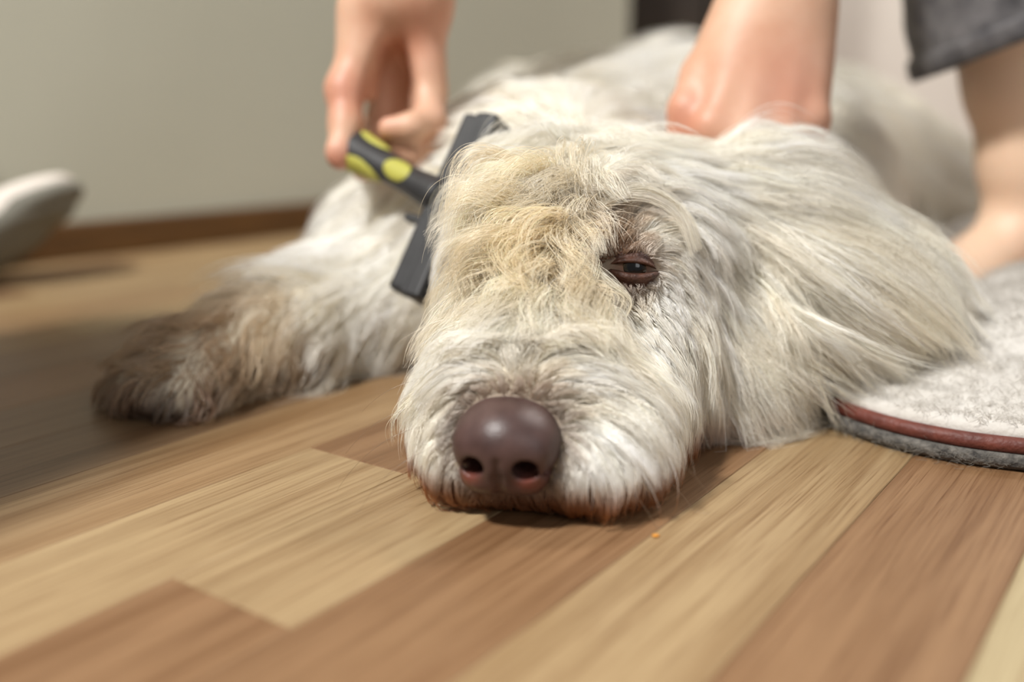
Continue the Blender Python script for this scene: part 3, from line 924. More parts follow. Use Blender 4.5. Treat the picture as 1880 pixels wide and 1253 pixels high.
# u, v, du, dv, length cm, curl mm, lift, colour
ANCH = [
    # bridge of the muzzle, parted along the middle
    (930, 722, 0, -60, .55, 0, .35, TA), (900, 735, -40, -30, .6, 0, .3, TA), (975, 735, 40, -25, .7, 0, .3, TA), (1015, 770, 60, -5, 1.0, 0, .3, GY),
    (945, 690, -25, -30, 1.0, .5, .4, GY), (965, 680, 30, -25, 1.0, .5, .4, GY),
    (925, 640, -60, 0, 3.0, 1.5, .6, CR), (985, 640, 60, -5, 3.0, 1.5, .6, CR), (900, 690, -60, 30, 2.4, 1.5, .36, WH), (1020, 690, 60, 10, 3.0, 1.5, .5, WH),
    (925, 580, -55, 40, 3.4, 3, .42, YE), (1000, 580, 55, 35, 3.4, 3, .42, YE), (965, 600, -8, 20, 2.0, 1.5, .5, CR),
    (870, 640, -50, 55, 2.6, 2.5, .28, YE), (850, 720, -40, 70, 2.3, 1.5, .2, CR), (820, 780, -25, 80, 2.2, 1, .15, CR), (810, 840, -10, 80, 2.0, 1, .12, CR), (790, 880, -5, 80, 1.8, 1, .12, YE),
    (1060, 640, 70, 45, 3.8, 2.5, .42, YE), (1080, 720, 60, 60, 3.6, 2, .36, CR), (1110, 790, 45, 80, 3.2, 1.5, .28, WH), (1060, 830, 25, 80, 2.2, .8, .2, WH), (1140, 850, 25, 85, 2.4, 1, .2, CR), (1040, 880, 10, 80, 1.6, .6, .2, GY),
    # lips
    (800, 925, -10, 70, 1.3, .8, .15, OR), (850, 925, 0, 70, 1.0, .5, .15, OR), (900, 930, 0, 70, .8, .4, .15, OR), (960, 940, 0, 70, .9, .4, .15, GY), (1000, 955, 5, 70, 1.2, .6, .15, OR), (1080, 950, 10, 70, 1.4, .8, .15, OR), (1160, 930, 15, 70, 1.6, 1, .2, OR), (1220, 890, 30, 70, 2.0, 1, .2, GD), (1260, 850, 40, 70, 2.4, 1, .2, GD),
    # between the eyes and forehead
    (985, 520, -20, 80, 3.8, 4, .5, GD), (1030, 520, 30, 80, 3.8, 4, .5, YE), (940, 530, -50, 60, 3.6, 3.5, .5, YE), (1060, 570, 50, 70, 2.8, 2, .4, YE),
    (990, 440, -10, 90, 3.6, 5, .7, GD), (950, 410, -50, 70, 3.8, 5, .7, YE), (1030, 430, 15, 90, 3.6, 5, .65, GD), (920, 450, -70, 50, 3.4, 3, .55, YE), (1065, 480, 10, 80, 2.4, 3, .5, YE),
    (990, 360, -20, 70, 3.8, 5, .7, YE), (1040, 340, 20, 60, 3.6, 5, .6, YE), (940, 340, -60, 40, 2.4, 3, .35, CR), (900, 380, -80, 30, 1.6, 1.5, .22, WH),
    (1000, 290, -10, 60, 3.0, 4, .6, CR), (1090, 300, 60, -20, 3.0, 2, .4, CR), (1090, 380, 40, -50, 2.8, 1.5, .45, WH), (1150, 350, 80, -20, 3.2, 1, .35, WH), (1220, 350, 90, 30, 3.4, 1, .35, WH),
    (1200, 290, 80, 0, 3.2, 1, .35, WH), (1110, 250, 30, -40, 2.6, 1.5, .35, CR), (1280, 310, 80, 20, 3.2, 1, .3, CR), (1010, 240, -30, -30, 2.6, 2, .35, CR), (930, 280, -70, 10, 1.6, 1.5, .2, WH),
    # right eye surroundings
    (1110, 430, 0, -40, 1.0, .3, .3, TA), (1150, 440, 25, -40, 1.1, .3, .35, TA), (1190, 440, 45, -30, 1.4, .4, .35, CR), (1225, 470, 60, 30, 1.8, .5, .3, WH), (1085, 480, -25, 30, .8, .3, .3, BN), (1100, 530, 5, 50, .7, .2, .25, TA), (1150, 545, 20, 60, .9, .2, .22, GY), (1200, 540, 35, 50, 1.1, .2, .22, WH), (1160, 600, 30, 70, 1.4, .4, .22, WH), (1210, 610, 35, 80, 1.8, .5, .25, WH),
    (1250, 430, 70, 60, 3.2, 1, .35, WH), (1290, 490, 45, 90, 3.4, 1, .35, WH), (1270, 570, 40, 90, 3.2, 1, .3, CR), (1130, 650, 50, 80, 2.4, 1, .25, CR), (1180, 700, 45, 90, 2.8, 1.2, .25, CR), (1230, 690, 40, 90, 3.0, 1.2, .25, CR), (1170, 780, 40, 90, 3.0, 1, .25, WH),
    # cheek and jaw
    (1350, 420, 90, 50, 4.0, 1, .3, CR), (1360, 520, 80, 80, 4.2, 1, .3, CR), (1330, 600, 60, 90, 4.2, 1.5, .28, CR), (1280, 680, 50, 90, 4.0, 1.5, .25, WH), (1250, 760, 40, 90, 4.0, 1.2, .22, WH), (1310, 760, 50, 80, 4.2, 1.2, .25, WH), (1380, 650, 80, 60, 4.4, 1.5, .28, CR), (1390, 720, 80, 45, 4.4, 1.5, .25, CR), (1220, 820, 40, 85, 3.4, 1, .2, WH), (1290, 820, 50, 60, 3.2, 1, .2, YE),
    # ear
    (1370, 340, 80, -10, 4.6, .8, .22, WH), (1420, 320, 90, 5, 5.0, .8, .2, WH), (1480, 320, 90, 40, 5.2, .8, .16, CR), (1540, 370, 85, 70, 5.0, .8, .14, CR), (1430, 400, 90, 40, 5.2, .8, .18, CR), (1480, 460, 90, 55, 5.2, .8, .16, CR), (1590, 440, 75, 85, 4.6, .8, .14, CR), (1560, 520, 85, 65, 4.4, .8, .14, YE), (1640, 510, 55, 90, 4.0, .8, .14, GY), (1640, 580, 40, 85, 3.2, .8, .16, GY), (1690, 560, 25, 95, 3.0, .8, .14, GY), (1500, 560, 95, 30, 4.6, 1, .16, CR), (1560, 610, 90, 20, 3.0, 1, .14, GY), (1460, 620, 95, 15, 3.8, 1.2, .18, CR),
    # left eye and cheek
    (880, 450, -80, 30, 2.0, 2, .35, YE), (855, 430, -80, 40, 1.3, 1.5, .25, CR), (845, 400, -80, 50, 1.2, 1, .18, WH), (880, 510, -60, 50, 2.2, 1.2, .4, YE), (850, 560, -60, 60, 2.4, 1.5, .35, CR), (835, 500, -60, 50, 1.3, 1, .25, WH), (825, 560, -40, 60, 1.4, .8, .2, WH), (815, 640, -40, 80, 2.0, 1, .22, WH), (795, 720, -25, 80, 2.4, 1, .2, WH), (860, 350, -70, 20, 1.2, 1, .16, WH), (880, 300, -60, 0, 1.2, 1, .16, WH),
    # chest ruff and shoulder
    (720, 480, -50, 50, 4.5, 2, .35, WH), (660, 470, -60, 40, 5.8, 3, .5, WH), (690, 580, -40, 70, 5.0, 2, .3, WH), (640, 600, -50, 60, 5.4, 3, .42, CR), (720, 660, -25, 80, 5.0, 2, .25, WH), (690, 690, -30, 50, 4.5, 2, .2, CR), (680, 380, -60, 40, 5.4, 3, .5, WH), (750, 320, -60, 20, 2.4, 2, .2, CR), (630, 440, -70, 40, 5.8, 3, .5, CR),
    # foreleg and paw
    (590, 580, -40, 55, 3.8, 3, .3, CR), (550, 600, -50, 50, 3.6, 3, .3, LT), (500, 620, -40, 60, 3.6, 3, .3, LT), (450, 640, -45, 60, 3.4, 3, .3, TA), (400, 650, -40, 60, 3.2, 3, .3, TA), (340, 670, -40, 60, 2.6, 2.5, .25, TA), (290, 680, -40, 60, 2.2, 2, .2, TA), (300, 640, -40, 40, 2.2, 2, .2, TA), (260, 710, -40, 60, 1.8, 2, .2, BN), (560, 650, -30, 60, 3.2, 3, .25, TA), (460, 690, -25, 60, 2.6, 2.5, .25, TA), (380, 720, -20, 60, 2.0, 2, .22, BN), (320, 725, -20, 50, 1.4, 1.5, .15, DB), (270, 735, -20, 50, 1.2, 1.5, .15, DB),
    # trunk
    (900, 180, -50, 30, 3.4, 3, .3, CR), (980, 130, -20, 10, 6.0, 3, .6, WH), (1060, 120, 10, 15, 6.0, 3, .6, WH), (1150, 110, 15, 20, 5.5, 3, .5, WH), (1220, 90, 20, 15, 5.0, 2, .4, CR), (850, 230, -50, 30, 2.6, 2, .25, CR), (800, 260, -50, 30, 2.2, 2, .2, CR), (1560, 260, 60, 50, 4.5, 2, .25, CR), (1650, 330, 60, 60, 4.5, 2, .25, CR), (1740, 400, 60, 60, 4.5, 2, .25, CR), (1600, 400, 60, 60, 4.5, 2, .25, CR), (1200, 180, 10, 20, 5.0, 3, .5, WH),
]
ar, ad, al, ac, ali, aco = [], [], [], [], [], []
for (u, v, du, dv, L, cu, li, co) in ANCH:
    p = march(u, v)
    if p is None: continue
    n = D.grad(p[None])[0]
    d = CAM_RIGHT * du - CAM_UP * dv
    d = unit(d); d = unit(d - n * (n @ d))
    ar.append(p); ad.append(d); al.append(L / 100); ac.append(cu / 1000); ali.append(li); aco.append(co)
# sides the picture does not show
for p, d, L in (((0.10, 1.10, 0.20), (0.4, 0.9, 0), .05), ((0.0, 0.95, 0.12), (-.5, .6, -.5), .05), ((-0.08, 0.85, 0.08), (-.6, .3, -.6), .05), ((0.35, 1.25, 0.12), (.5, .7, -.4), .05),
                ((0.60, 1.25, 0.05), (.8, .3, -.3), .04), ((0.20, 0.80, 0.06), (.6, .2, -.6), .045), ((0.15, 0.65, 0.04), (.7, .3, -.5), .045), ((-0.05, 0.62, 0.06), (-.6, .4, -.5), .04), ((0.75, 1.34, 0.03), (.8, .2, -.3), .04)):
    ar.append(np.array(p)); ad.append(unit(d)); al.append(L); ac.append(.002); ali.append(.35); aco.append(CR)
ar, ad, al, ac, ali, aco = map(np.array, (ar, ad, al, ac, ali, aco))


def field(p):
    D_, L_, C_, I_, O_ = [], [], [], [], []
    for i in range(0, len(p), 20000):
        q = p[i:i + 20000]
        d2 = ((q[:, None] - ar[None]) ** 2).sum(-1)
        m = d2.min(1, keepdims=True)
        w = np.exp(-d2 / (0.9 * m + 0.006 ** 2))
        w /= w.sum(1, keepdims=True)
        D_.append(w @ ad); L_.append(w @ al); C_.append(w @ ac); I_.append(w @ ali); O_.append(w @ aco)
    return unit(np.concatenate(D_)), np.concatenate(L_), np.concatenate(C_), np.concatenate(I_), np.concatenate(O_)


tri = np.concatenate([DF[:, [0, 1, 2]], DF[:, [0, 2, 3]]])
TA_, TB_, TC_ = DV[tri[:, 0]], DV[tri[:, 1]], DV[tri[:, 2]]
tarea = 0.5 * np.linalg.norm(np.cross(TB_ - TA_, TC_ - TA_), axis=1); tcen = (TA_ + TB_ + TC_) / 3


def sample(n, w):
    pr = tarea * w; pr = pr / pr.sum()
    i = rng.choice(len(tri), n, p=pr)
    a = rng.random(n); b = rng.random(n); f = a + b > 1; a[f] = 1 - a[f]; b[f] = 1 - b[f]
    return TA_[i] + a[:, None] * (TB_[i] - TA_[i]) + b[:, None] * (TC_[i] - TA_[i])


def strands(root, K, lenmul=1.0, droop=0.25, jit=0.18, lift=1.0, lsd=0.22):
    N = len(root)
    d, L, cu, li, col = field(root)
    li = li * lift
    _, n = sdl(root)
    ed = np.minimum(*[np.linalg.norm(root - (EYE[q] + GAZE[q] * 0.010), axis=1) for q in (1, -1)])
    L = L * np.clip((ed - 0.004) / 0.016, 0.25, 1) * np.clip(NS.ev(root) / 0.012 + 0.25, 0.25, 1) * lenmul * np.clip(rng.normal(1, lsd, N), 0.4, 1.6)
    d = unit(d + rng.normal(0, jit, (N, 3))); d = unit(d - n * np.einsum('ij,ij->i', d, n)[:, None])
    pts = np.zeros((N, K, 3)); pts[:, 0] = root
    dr = unit(d + n * (li * 1.9)[:, None])
    seg = L / (K - 1)
    p = root.copy()
    for k in range(1, K):
        t = k / (K - 1)
        q = p + dr * seg[:, None]
        e, g = sdl(q)
        want = np.minimum(0.0015 + 0.45 * li * L * math.sin(min(t * 1.5, 1) * 1.57), 0.035)
        push = np.where(e < want, (want - e) * 0.75, (want - e) * 0.07)
        q = q + g * push[:, None]
        q[:, 2] = np.maximum(q[:, 2], 0.0006 + 0.0008 * rng.random(N))
        dn = unit(q - p)
        dr = unit(dn + np.array([0, 0, -droop])[None] * t * 0.5 + (d - g * np.einsum('ij,ij->i', d, g)[:, None]) * 0.10)
        pts[:, k] = q; p = q
    return pts, L, cu, col, n, d


def coat(name, nguide, per, w, K, rad, clump=0.75, spread=1.0, curl=1.0, fly=0.06, lenmul=1.0, mat=None, tint_fn=None, waves=(0.4, 1.1), lift=1.0, tone=0.085, mul=(1, 1, 1)):
    gr_ = sample(nguide, w)
    gp, gL, gc, gcol, gn, gd = strands(gr_, K, lenmul, jit=0.13, lift=lift, lsd=0.3)
    kd = KDTree(nguide)
    for i, q in enumerate(gr_): kd.insert(q, i)
    kd.balance()
    root = sample(nguide * per, w)
    pts, L, cu, col, n, d = strands(root, K, lenmul, lift=lift)
    gi = np.array([kd.find(q)[1] for q in root])
    N = len(root)
    tt = np.linspace(0, 1, K)
    stray = rng.random(N) < fly
    cw = np.where(stray, 0.1, clump * rng.uniform(0.75, 1.0, N))
    # clump: the strand leans to its lock's centre line
    scl = (L / gL[gi])[:, None]
    rel = gp[gi]
    for k in range(1, K):
        a = cw * tt[k] ** 0.75
        pts[:, k] = pts[:, k] * (1 - a)[:, None] + rel[:, k] * a[:, None]
    # waves shared within a lock, with a little of the strand's own
    ph = (rng.uniform(0, 6.28, nguide))[gi] + rng.normal(0, 0.5, N)
    fr = (rng.uniform(waves[0], waves[1], nguide))[gi] * 6.28
    am = cu * curl * rng.uniform(0.5, 1.3, N)
    tan = unit(pts[:, -1] - pts[:, 0]); sd = unit(np.cross(tan, n))
    for k in range(1, K):
        wv = (am * np.minimum(tt[k] * 1.6, 1))
        pts[:, k] += sd * (wv * np.sin(ph + fr * tt[k]))[:, None] + n * (wv * 0.7 * (np.cos(ph + fr * tt[k]) + 0.3))[:, None]
        pts[:, k] += rng.normal(0, 0.00008 * spread, (N, 3)) * tt[k]
    pts[:, :, 2] = np.maximum(pts[:, :, 2], 0.0005)
    # no strand hangs over the open eye
    bad = np.zeros(N, bool)
    q = pts - (EYE[1])[None, None]
    gz = unit(GAZE[1] + np.array([-0.25, -0.1, 0.06])); ub = unit(HU - gz * (gz @ HU)); rb = np.cross(gz, ub)
    bad |= ((np.hypot((q @ rb) / 0.0110, (q @ ub) / 0.0048) < 1) & (q @ gz > 0.004)).any(1)
    bad |= (NS.ev(pts[:, 1:].reshape(-1, 3)).reshape(N, K - 1) < 0.0).any(1)
    keep = ~bad
    pts, gi, col, L, n, cu = pts[keep], gi[keep], col[keep], L[keep], n[keep], cu[keep]
    N = len(pts)
    shade = (rng.normal(0.99, tone, nguide))[gi] * rng.normal(1, 0.07, N)
    warm = (rng.random(nguide) ** 2 * 0.28)[gi]
    c = col * (1 - warm[:, None]) + (col * np.array([0.94, 0.84, 0.66])) * warm[:, None]
    c = c * shade[:, None] * np.array(mul)
    tint = np.repeat(c[:, None], K, 1)
    if tint_fn is not None: tint = tint_fn(pts, tint, tt)
    tint = np.clip(tint, 0.0, 0.965)
    rr = rad * rng.uniform(0.7, 1.2, N)[:, None] * np.array([1 - 0.75 * t ** 2 for t in tt])[None]
    return curves_obj(name, pts, rr, tint, mat, dog)


def head_tint(pts, tint, tt):
    # stained hair round the mouth: follows height above the floor at the lips, a real stain
    q = (pts - NOSE0) @ RH * 100
    near = np.clip(2.0 - q[..., 2], 0, 1.5) / 1.5 * np.clip((15 - q[..., 0]) / 6, 0, 1)
    st = np.clip(near * 1.35, 0, 1)[..., None]
    tint = tint * (1 - st) + np.array(srgb(158, 96, 50)[:3]) * st
    nd = np.clip(1 - NS.ev(pts[:, 0]) / 0.007, 0, 1)[:, None, None] * 0.7
    tint = tint * (1 - nd) + np.array(srgb(128, 104, 92)[:3]) * nd
    # tear-stained hair round the eye, strongest at the inner corner
    for sg in (1, -1):
        o = EYE[sg] + GAZE[sg] * 0.012 - HR * 0.008 * sg
        e = np.exp(-(np.linalg.norm((pts - o) / np.array([1.25, 1.25, 1.0]), axis=-1) / 0.0160) ** 3)[..., None] * 0.85
        tint = tint * (1 - e) + np.array(srgb(120, 76, 52)[:3]) * e
    return tint


M_FUR = hair_mat('dog_hair', 0.35, 0.24, 0.13)
hq = (tcen - NOSE0) @ RH * 100
nose_d = NS.ev(tcen)
clear = np.ones(len(tcen))
clear[nose_d < 0.0] = 0
for sg in (1, -1):
    c = EYE[sg] + GAZE[sg] * 0.011
    q = tcen - c
    gz = GAZE[sg]; ub = unit(HU - gz * (gz @ HU)); rb = np.cross(gz, ub)
    ex = np.hypot((q @ rb) / 0.0130, (q @ ub) / 0.0062)
    clear[(ex < 1) & (np.abs(q @ gz) < 0.02)] = 0
clear[(tcen[:, 2] < 0.0022)] = 0.02
is_head = ((hq[:, 0] < 21) | ((hq[:, 1] > 6) & (hq[:, 0] < 27))) & (hq[:, 0] < 28) & (tcen[:, 0] > -0.09)
front = np.where(hq[:, 0] < 13, 1.5, 1.0)
ear_m = (hq[:, 1] > 8.5)
w_head = clear * is_head * front * np.where(ear_m, 0.8, 1.0)
w_body = clear * (~is_head) * np.where(tcen[:, 1] > 1.2, 0.25, 1.0)
coat('head_coat', 2300, 50, w_head, 10, 0.000105, 0.84, 1.0, 1.0, 0.07, 1.12, M_FUR, head_tint)
ctr = np.array([march(u, v) for u, v in ((985, 450), (1010, 400), (960, 410), (1000, 350), (1030, 480))])
w_fore = clear * np.exp(-(((tcen[:, None] - ctr[None]) ** 2).sum(-1).min(1)) / 0.012 ** 2)
coat('forelock', 70, 34, w_fore, 18, 0.00012, 0.90, 1.0, 2.0, 0.08, 1.3, M_FUR, waves=(0.7, 1.3), lift=1.35, tone=0.12, mul=(0.96, 0.91, 0.81))
coat('head_wisps', 520, 14, w_head, 12, 0.00012, 0.82, 1.0, 1.6, 0.15, 1.4, M_FUR, head_tint, waves=(0.4, 1.0), lift=1.2, tone=0.13, mul=(0.99, 0.97, 0.93))
w_ear = w_head * (hq[:, 1] > 7.5)
coat('ear_feathering', 420, 18, w_ear, 11, 0.00012, 0.86, 1.0, 2.0, 0.15, 1.35, M_FUR, waves=(0.3, 0.8), lift=1.4, tone=0.15, mul=(0.98, 0.96, 0.92))
coat('head_undercoat', 1500, 20, w_head, 6, 0.00019, 0.25, 1.2, 0.5, 0.2, 0.45, M_FUR, head_tint)
coat('body_coat', 3600, 16, w_body, 8, 0.00032, 0.72, 2.0, 1.2, 0.10, 1.2, M_FUR)

# loose curls that fall from the forehead over the brow and the bridge of the muzzle
CURLS = [
    [(1045, 385), (1000, 365), (950, 365), (920, 390), (916, 425), (932, 442)], [(1010, 400), (960, 385), (935, 410), (945, 450)],
    [(1050, 300), (1045, 350), (1032, 400), (1042, 440)], [(1000, 290), (972, 330), (988, 380), (968, 420)],
    [(985, 420), (940, 430), (890, 450), (862, 480), (852, 520)], [(1000, 430), (1014, 480), (988, 530), (962, 562)],
    [(1040, 440), (1068, 480), (1048, 530), (1044, 562)], [(960, 440), (930, 480), (880, 510), (842, 560), (834, 605)],
    [(1030, 520), (1062, 528), (1108, 540), (1124, 568), (1114, 592)], [(980, 500), (930, 540), (874, 580), (842, 640)],
    [(985, 560), (940, 580), (884, 620), (856, 680)], [(1000, 560), (1052, 590), (1100, 640), (1130, 700)],
    [(960, 480), (900, 500), (856, 550)], [(1010, 620), (1062, 640), (1112, 690), (1142, 760)],
    [(1000, 330), (1032, 312), (1060, 330), (1058, 372)],
    [(1060, 420), (1085, 380), (1130, 350), (1190, 350), (1240, 385)], [(1075, 440), (1110, 395), (1170, 385), (1225, 420), (1250, 470)],
]
K = 14
allp, alltint = [], []
for ci, pl in enumerate(CURLS):
    for rep_ in range(4):
        jx, jy = rng.normal(0, 10, 2) if rep_ else (0, 0)
        pts3 = []
        for i, (u, v) in enumerate(pl):
            p = march(u + jx + rng.normal(0, 3), v + jy + rng.normal(0, 3)); t = i / (len(pl) - 1)
            hgt = 0.003 + 0.013 * math.sin(min(t * 1.5, 1) * 1.57) - 0.005 * max(t - 0.7, 0) / 0.3
            pts3.append(p + D.grad(p[None])[0] * hgt)
        pts3 = np.array(pts3)
        ti = np.linspace(0, len(pl) - 1, K)
        cp = np.stack([np.interp(ti, range(len(pl)), pts3[:, k]) for k in range(3)], 1)
        for _ in range(2): cp[1:-1] = cp[1:-1] * 0.5 + (cp[:-2] + cp[2:]) * 0.25
        ns = 30
        off = rng.normal(0, 1, (ns, 1, 3)) * (0.0016 * np.linspace(1.0, 0.45, K))[None, :, None]
        lag = cp[None] + off
        tone_ = np.array(GD if (ci < 12 and rep_ < 2) else YE) * rng.normal(0.93, 0.07)
        allp.append(lag); alltint.append(np.ones((ns, K, 3)) * np.clip(tone_ * rng.normal(1, 0.06, (ns, 1, 1)), 0.1, 0.95))
allp = np.concatenate(allp); alltint = np.concatenate(alltint)
curves_obj('curl_locks', allp, np.full(allp.shape[:2], 0.00011) * np.linspace(1, 0.35, K)[None], alltint, M_FUR, dog)

# ================================================================== GROOMING BRUSH
M_BLK = noise_mat('black_plastic', srgb(38, 38, 40), srgb(50, 50, 52), 60, 0.5, 0.25, 900, bdist=0.0005)
M_LIME = noise_mat('lime_rubber_grip', srgb(164, 160, 66), srgb(182, 178, 84), 40, 0.6, 0.4, 1500, bdist=0.0005)
M_STEEL = noise_mat('steel_edge', srgb(120, 120, 122), srgb(150, 150, 152), 40, 0.35)
M_STEEL.node_tree.nodes['Principled BSDF'].inputs['Metallic'].default_value = 0.9
bt = P(893, 222, 0.612); bb_ = P(752, 545, 0.572)
brush = empty('grooming_brush', tuple((bt + bb_) / 2))
tag(brush, 'black deshedding brush with lime green grips held against the dog', 'brush')
bx = unit(bb_ - bt)                                   # along the bar
hend = P(652, 276, 0.652)
bc = bt + (bb_ - bt) * 0.46
hdv = unit(hend - bc); hdv = unit(hdv - bx * (hdv @ bx) * 0.75)
bw = unit(hdv - bx * (bx @ hdv)); bn = np.cross(bx, bw)  # bw: away from the dog along the handle ; bn: thickness
if bn[1] > 0: bn = -bn
BLn = np.linalg.norm(bb_ - bt)
RB = np.stack([bx, bw, bn], 1)


def rbox(name, c, half, mat, parent, bev=0.002, R=RB, taper=1.0):
    v = []
    for x in (-1, 1):
        for y in (-1, 1):
            for z in (-1, 1):
                tp = taper if y > 0 else 1.0
                v.append(c + R @ (np.array([x * half[0] * (taper if y > 0 else 1), y * half[1], z * half[2] * tp])))
    f = [(0, 1, 3, 2), (4, 6, 7, 5), (0, 4, 5, 1), (2, 3, 7, 6), (0, 2, 6, 4), (1, 5, 7, 3)]
    o = mesh_obj(name, v, f, mat, None, smooth=False)
    m = o.modifiers.new('bevel', 'BEVEL'); m.width = bev; m.segments = 3
    parent_keep(o, parent)
    return o


bm_ = (bt + bb_) / 2
hw = 0.0095
head_b = rbox('brush_head', bm_ + bw * 0.004, (BLn / 2, hw * 0.85, 0.0085), M_BLK, brush, 0.003)
rbox('guard', bm_ - bw * 0.0075, (BLn / 2 + 0.0015, 0.0065, 0.0105), M_BLK, brush, 0.0025)
rbox('comb_edge', bm_ - bw * 0.017, (BLn / 2 - 0.006, 0.0045, 0.0011), M_STEEL, brush, 0.0003)
rbox('ridge', bm_ - bw * 0.0012 + bn * 0.0092, (BLn / 2, 0.0014, 0.0014), M_BLK, brush, 0.0006)
rbox('release_button', bc + bw * 0.020 + bx * 0.017, (0.0022, 0.006, 0.004), M_BLK, brush, 0.001)
# handle
h0 = bc + bw * 0.006; h1 = hend
hl = np.linalg.norm(h1 - h0)
npt = 24
path = [h0 + (h1 - h0) * (i / (npt - 1)) for i in range(npt)]
rad = [0.0135 - 0.0040 * math.sin(min(i / (npt - 1) * 2.2, 1) * 1.57) + 0.0042 * max(0, (i / (npt - 1) - 0.45) / 0.55) ** 1.4 for i in range(npt)]
path += [h1 + unit(h1 - h0) * 0.004, h1 + unit(h1 - h0) * 0.007]
rad += [rad[-1] * 0.86, rad[-1] * 0.5]
V, Fc = tube_geo(path, rad, 24, squash=0.9)
handle = mesh_obj('handle', V, Fc, M_BLK, brush)


def grip(t0, t1, ang, wid):
    """an oval soft pad lying on the handle surface"""
    d = unit(h1 - h0); a = unit(np.cross(np.array([0, 0, 1.0]), d)); b = np.cross(d, a)
    # angle 0 = towards the camera
    cm_ = unit(np.array([0, -1.0, 0.25]) - d * (np.array([0, -1.0, 0.25]) @ d)); cs = np.cross(d, cm_)
    vv = [None]; ff = []
    rings, seg = 6, 28
    vv = []
    for r in range(rings + 1):
        for s in range(seg):
            an = 2 * math.pi * s / seg; q = r / rings
            t = (t0 + t1) / 2 + (t1 - t0) / 2 * q * math.cos(an); w = ang + wid * q * math.sin(an)
            i = t * (npt - 1); rr = np.interp(i, range(npt), rad[:npt]) * 0.97 + 0.0013 * math.sqrt(max(1 - q ** 4, 0))
            vv.append(h0 + (h1 - h0) * t + (cm_ * math.cos(w) + cs * math.sin(w)) * rr)
    for r in range(rings):
        for s in range(seg):
            ff.append((r * seg + s, r * seg + (s + 1) % seg, (r + 1) * seg + (s + 1) % seg, (r + 1) * seg + s))
    mesh_obj('grip_pad', vv, ff, M_LIME, handle)


grip(0.30, 0.56, 0.10, 0.85)
grip(0.58, 1.04, -1.30, 0.95)
grip(0.66, 1.00, 1.35, 0.55)

# ================================================================== PERSON
M_SKIN, nt, bs = new_mat('skin')
tc = node(nt, 'ShaderNodeTexCoord')
n1 = node(nt, 'ShaderNodeTexNoise', Scale=26, Detail=4); nt.links.new(tc.outputs['Object'], n1.inputs['Vector'])
r = ramp(nt, [(0.30, srgb(194, 146, 118)), (0.55, srgb(207, 166, 139)), (0.75, srgb(213, 176, 151))]); nt.links.new(n1.outputs['Fac'], r.inputs[0])
at = node(nt, 'ShaderNodeAttribute', attribute_name='flush')
mx = node(nt, 'ShaderNodeMix', data_type='RGBA'); nt.links.new(at.outputs['Fac'], mx.inputs[0]); nt.links.new(r.outputs[0], mx.inputs[6]); mx.inputs[7].default_value = srgb(190, 112, 92)
at2 = node(nt, 'ShaderNodeAttribute', attribute_name='pale')
mx2 = node(nt, 'ShaderNodeMix', data_type='RGBA'); nt.links.new(at2.outputs['Fac'], mx2.inputs[0]); nt.links.new(mx.outputs[2], mx2.inputs[6]); mx2.inputs[7].default_value = srgb(232, 200, 172)
nt.links.new(mx2.outputs[2], bs.inputs['Base Color'])
bs.inputs['Roughness'].default_value = 0.5
bs.inputs['Subsurface Weight'].default_value = 0.12; bs.inputs['Subsurface Radius'].default_value = (0.008, 0.003, 0.0015); bs.inputs['Subsurface Scale'].default_value = 0.8
n2 = node(nt, 'ShaderNodeTexNoise', Scale=420, Detail=4); nt.links.new(tc.outputs['Object'], n2.inputs['Vector'])
bu = node(nt, 'ShaderNodeBump', Strength=0.25, Distance=0.0006); nt.links.new(n2.outputs['Fac'], bu.inputs['Height']); nt.links.new(bu.outputs[0], bs.inputs['Normal'])

person = empty('person', (0.40, 1.05, 0))
tag(person, 'barefoot person in grey jeans crouching behind the dog, brushing it', 'person')
S = Sdf()
# --- hand laid on the dog's head (right in the picture), back of the hand to the camera
YB = 0.630
wrist = P(1432, -40, 0.672)
kn = [P(1300, 236, YB), P(1358, 272, YB - 0.006), P(1430, 266, YB - 0.004), P(1486, 222, YB + 0.006)]
wr = [P(1388, -10, 0.668), P(1412, -10, 0.662), P(1450, -10, 0.662), P(1484, -10, 0.668)]
for i, (a, b) in enumerate(zip(wr, kn)):
    S.cone(a, b, 0.0150, 0.0122 if i < 3 else 0.0112, 0.022)
S.ell(P(1390, 130, 0.652), (0.036, 0.022, 0.050), None, 0.02)
S.ell(P(1415, 60, 0.664), (0.031, 0.022, 0.045), None, 0.02)
for i, b in enumerate(kn):                     # knuckle bumps and tendons
    S.ell(b + np.array([0, -0.004, 0.001]), (0.0098, 0.0098, 0.0105), None, 0.007)
    S.cone(b + np.array([0, -0.0075, 0.004]), wr[i] * 0.55 + b * 0.45 + np.array([0, -0.0125, 0]), 0.0034, 0.0030, 0.008)
fl = [(0.047, 0.028), (0.052, 0.032), (0.047, 0.030), (0.036, 0.024)]
for i, b in enumerate(kn):                     # fingers bend down into the coat behind the skull
    sp = (i - 1.5) * 0.004
    p1 = b + np.array([sp, 0.018, -0.034 + 0.004 * (i == 3)]); p2 = p1 + np.array([sp * 0.6, 0.024, -0.018]); p3 = p2 + np.array([0, 0.018, -0.006])
    S.chain([b, p1, p2, p3], [0.0112, 0.0098, 0.0086, 0.0074], 0.005)
S.chain([P(1350, 40, 0.668), P(1285, 140, 0.652), P(1258, 200, 0.640), P(1244, 275, 0.640)], [0.015, 0.0115, 0.0098, 0.0085], 0.008)
elB = np.array([0.28, 0.85, 0.49]); shB = np.array([0.38, 0.90, 0.77])
S.chain([P(1428, 0, 0.668), wrist + np.array([0.004, 0.012, 0.02]), wrist * 0.45 + elB * 0.55, elB, shB], [0.027, 0.0268, 0.037, 0.038, 0.050], 0.02)
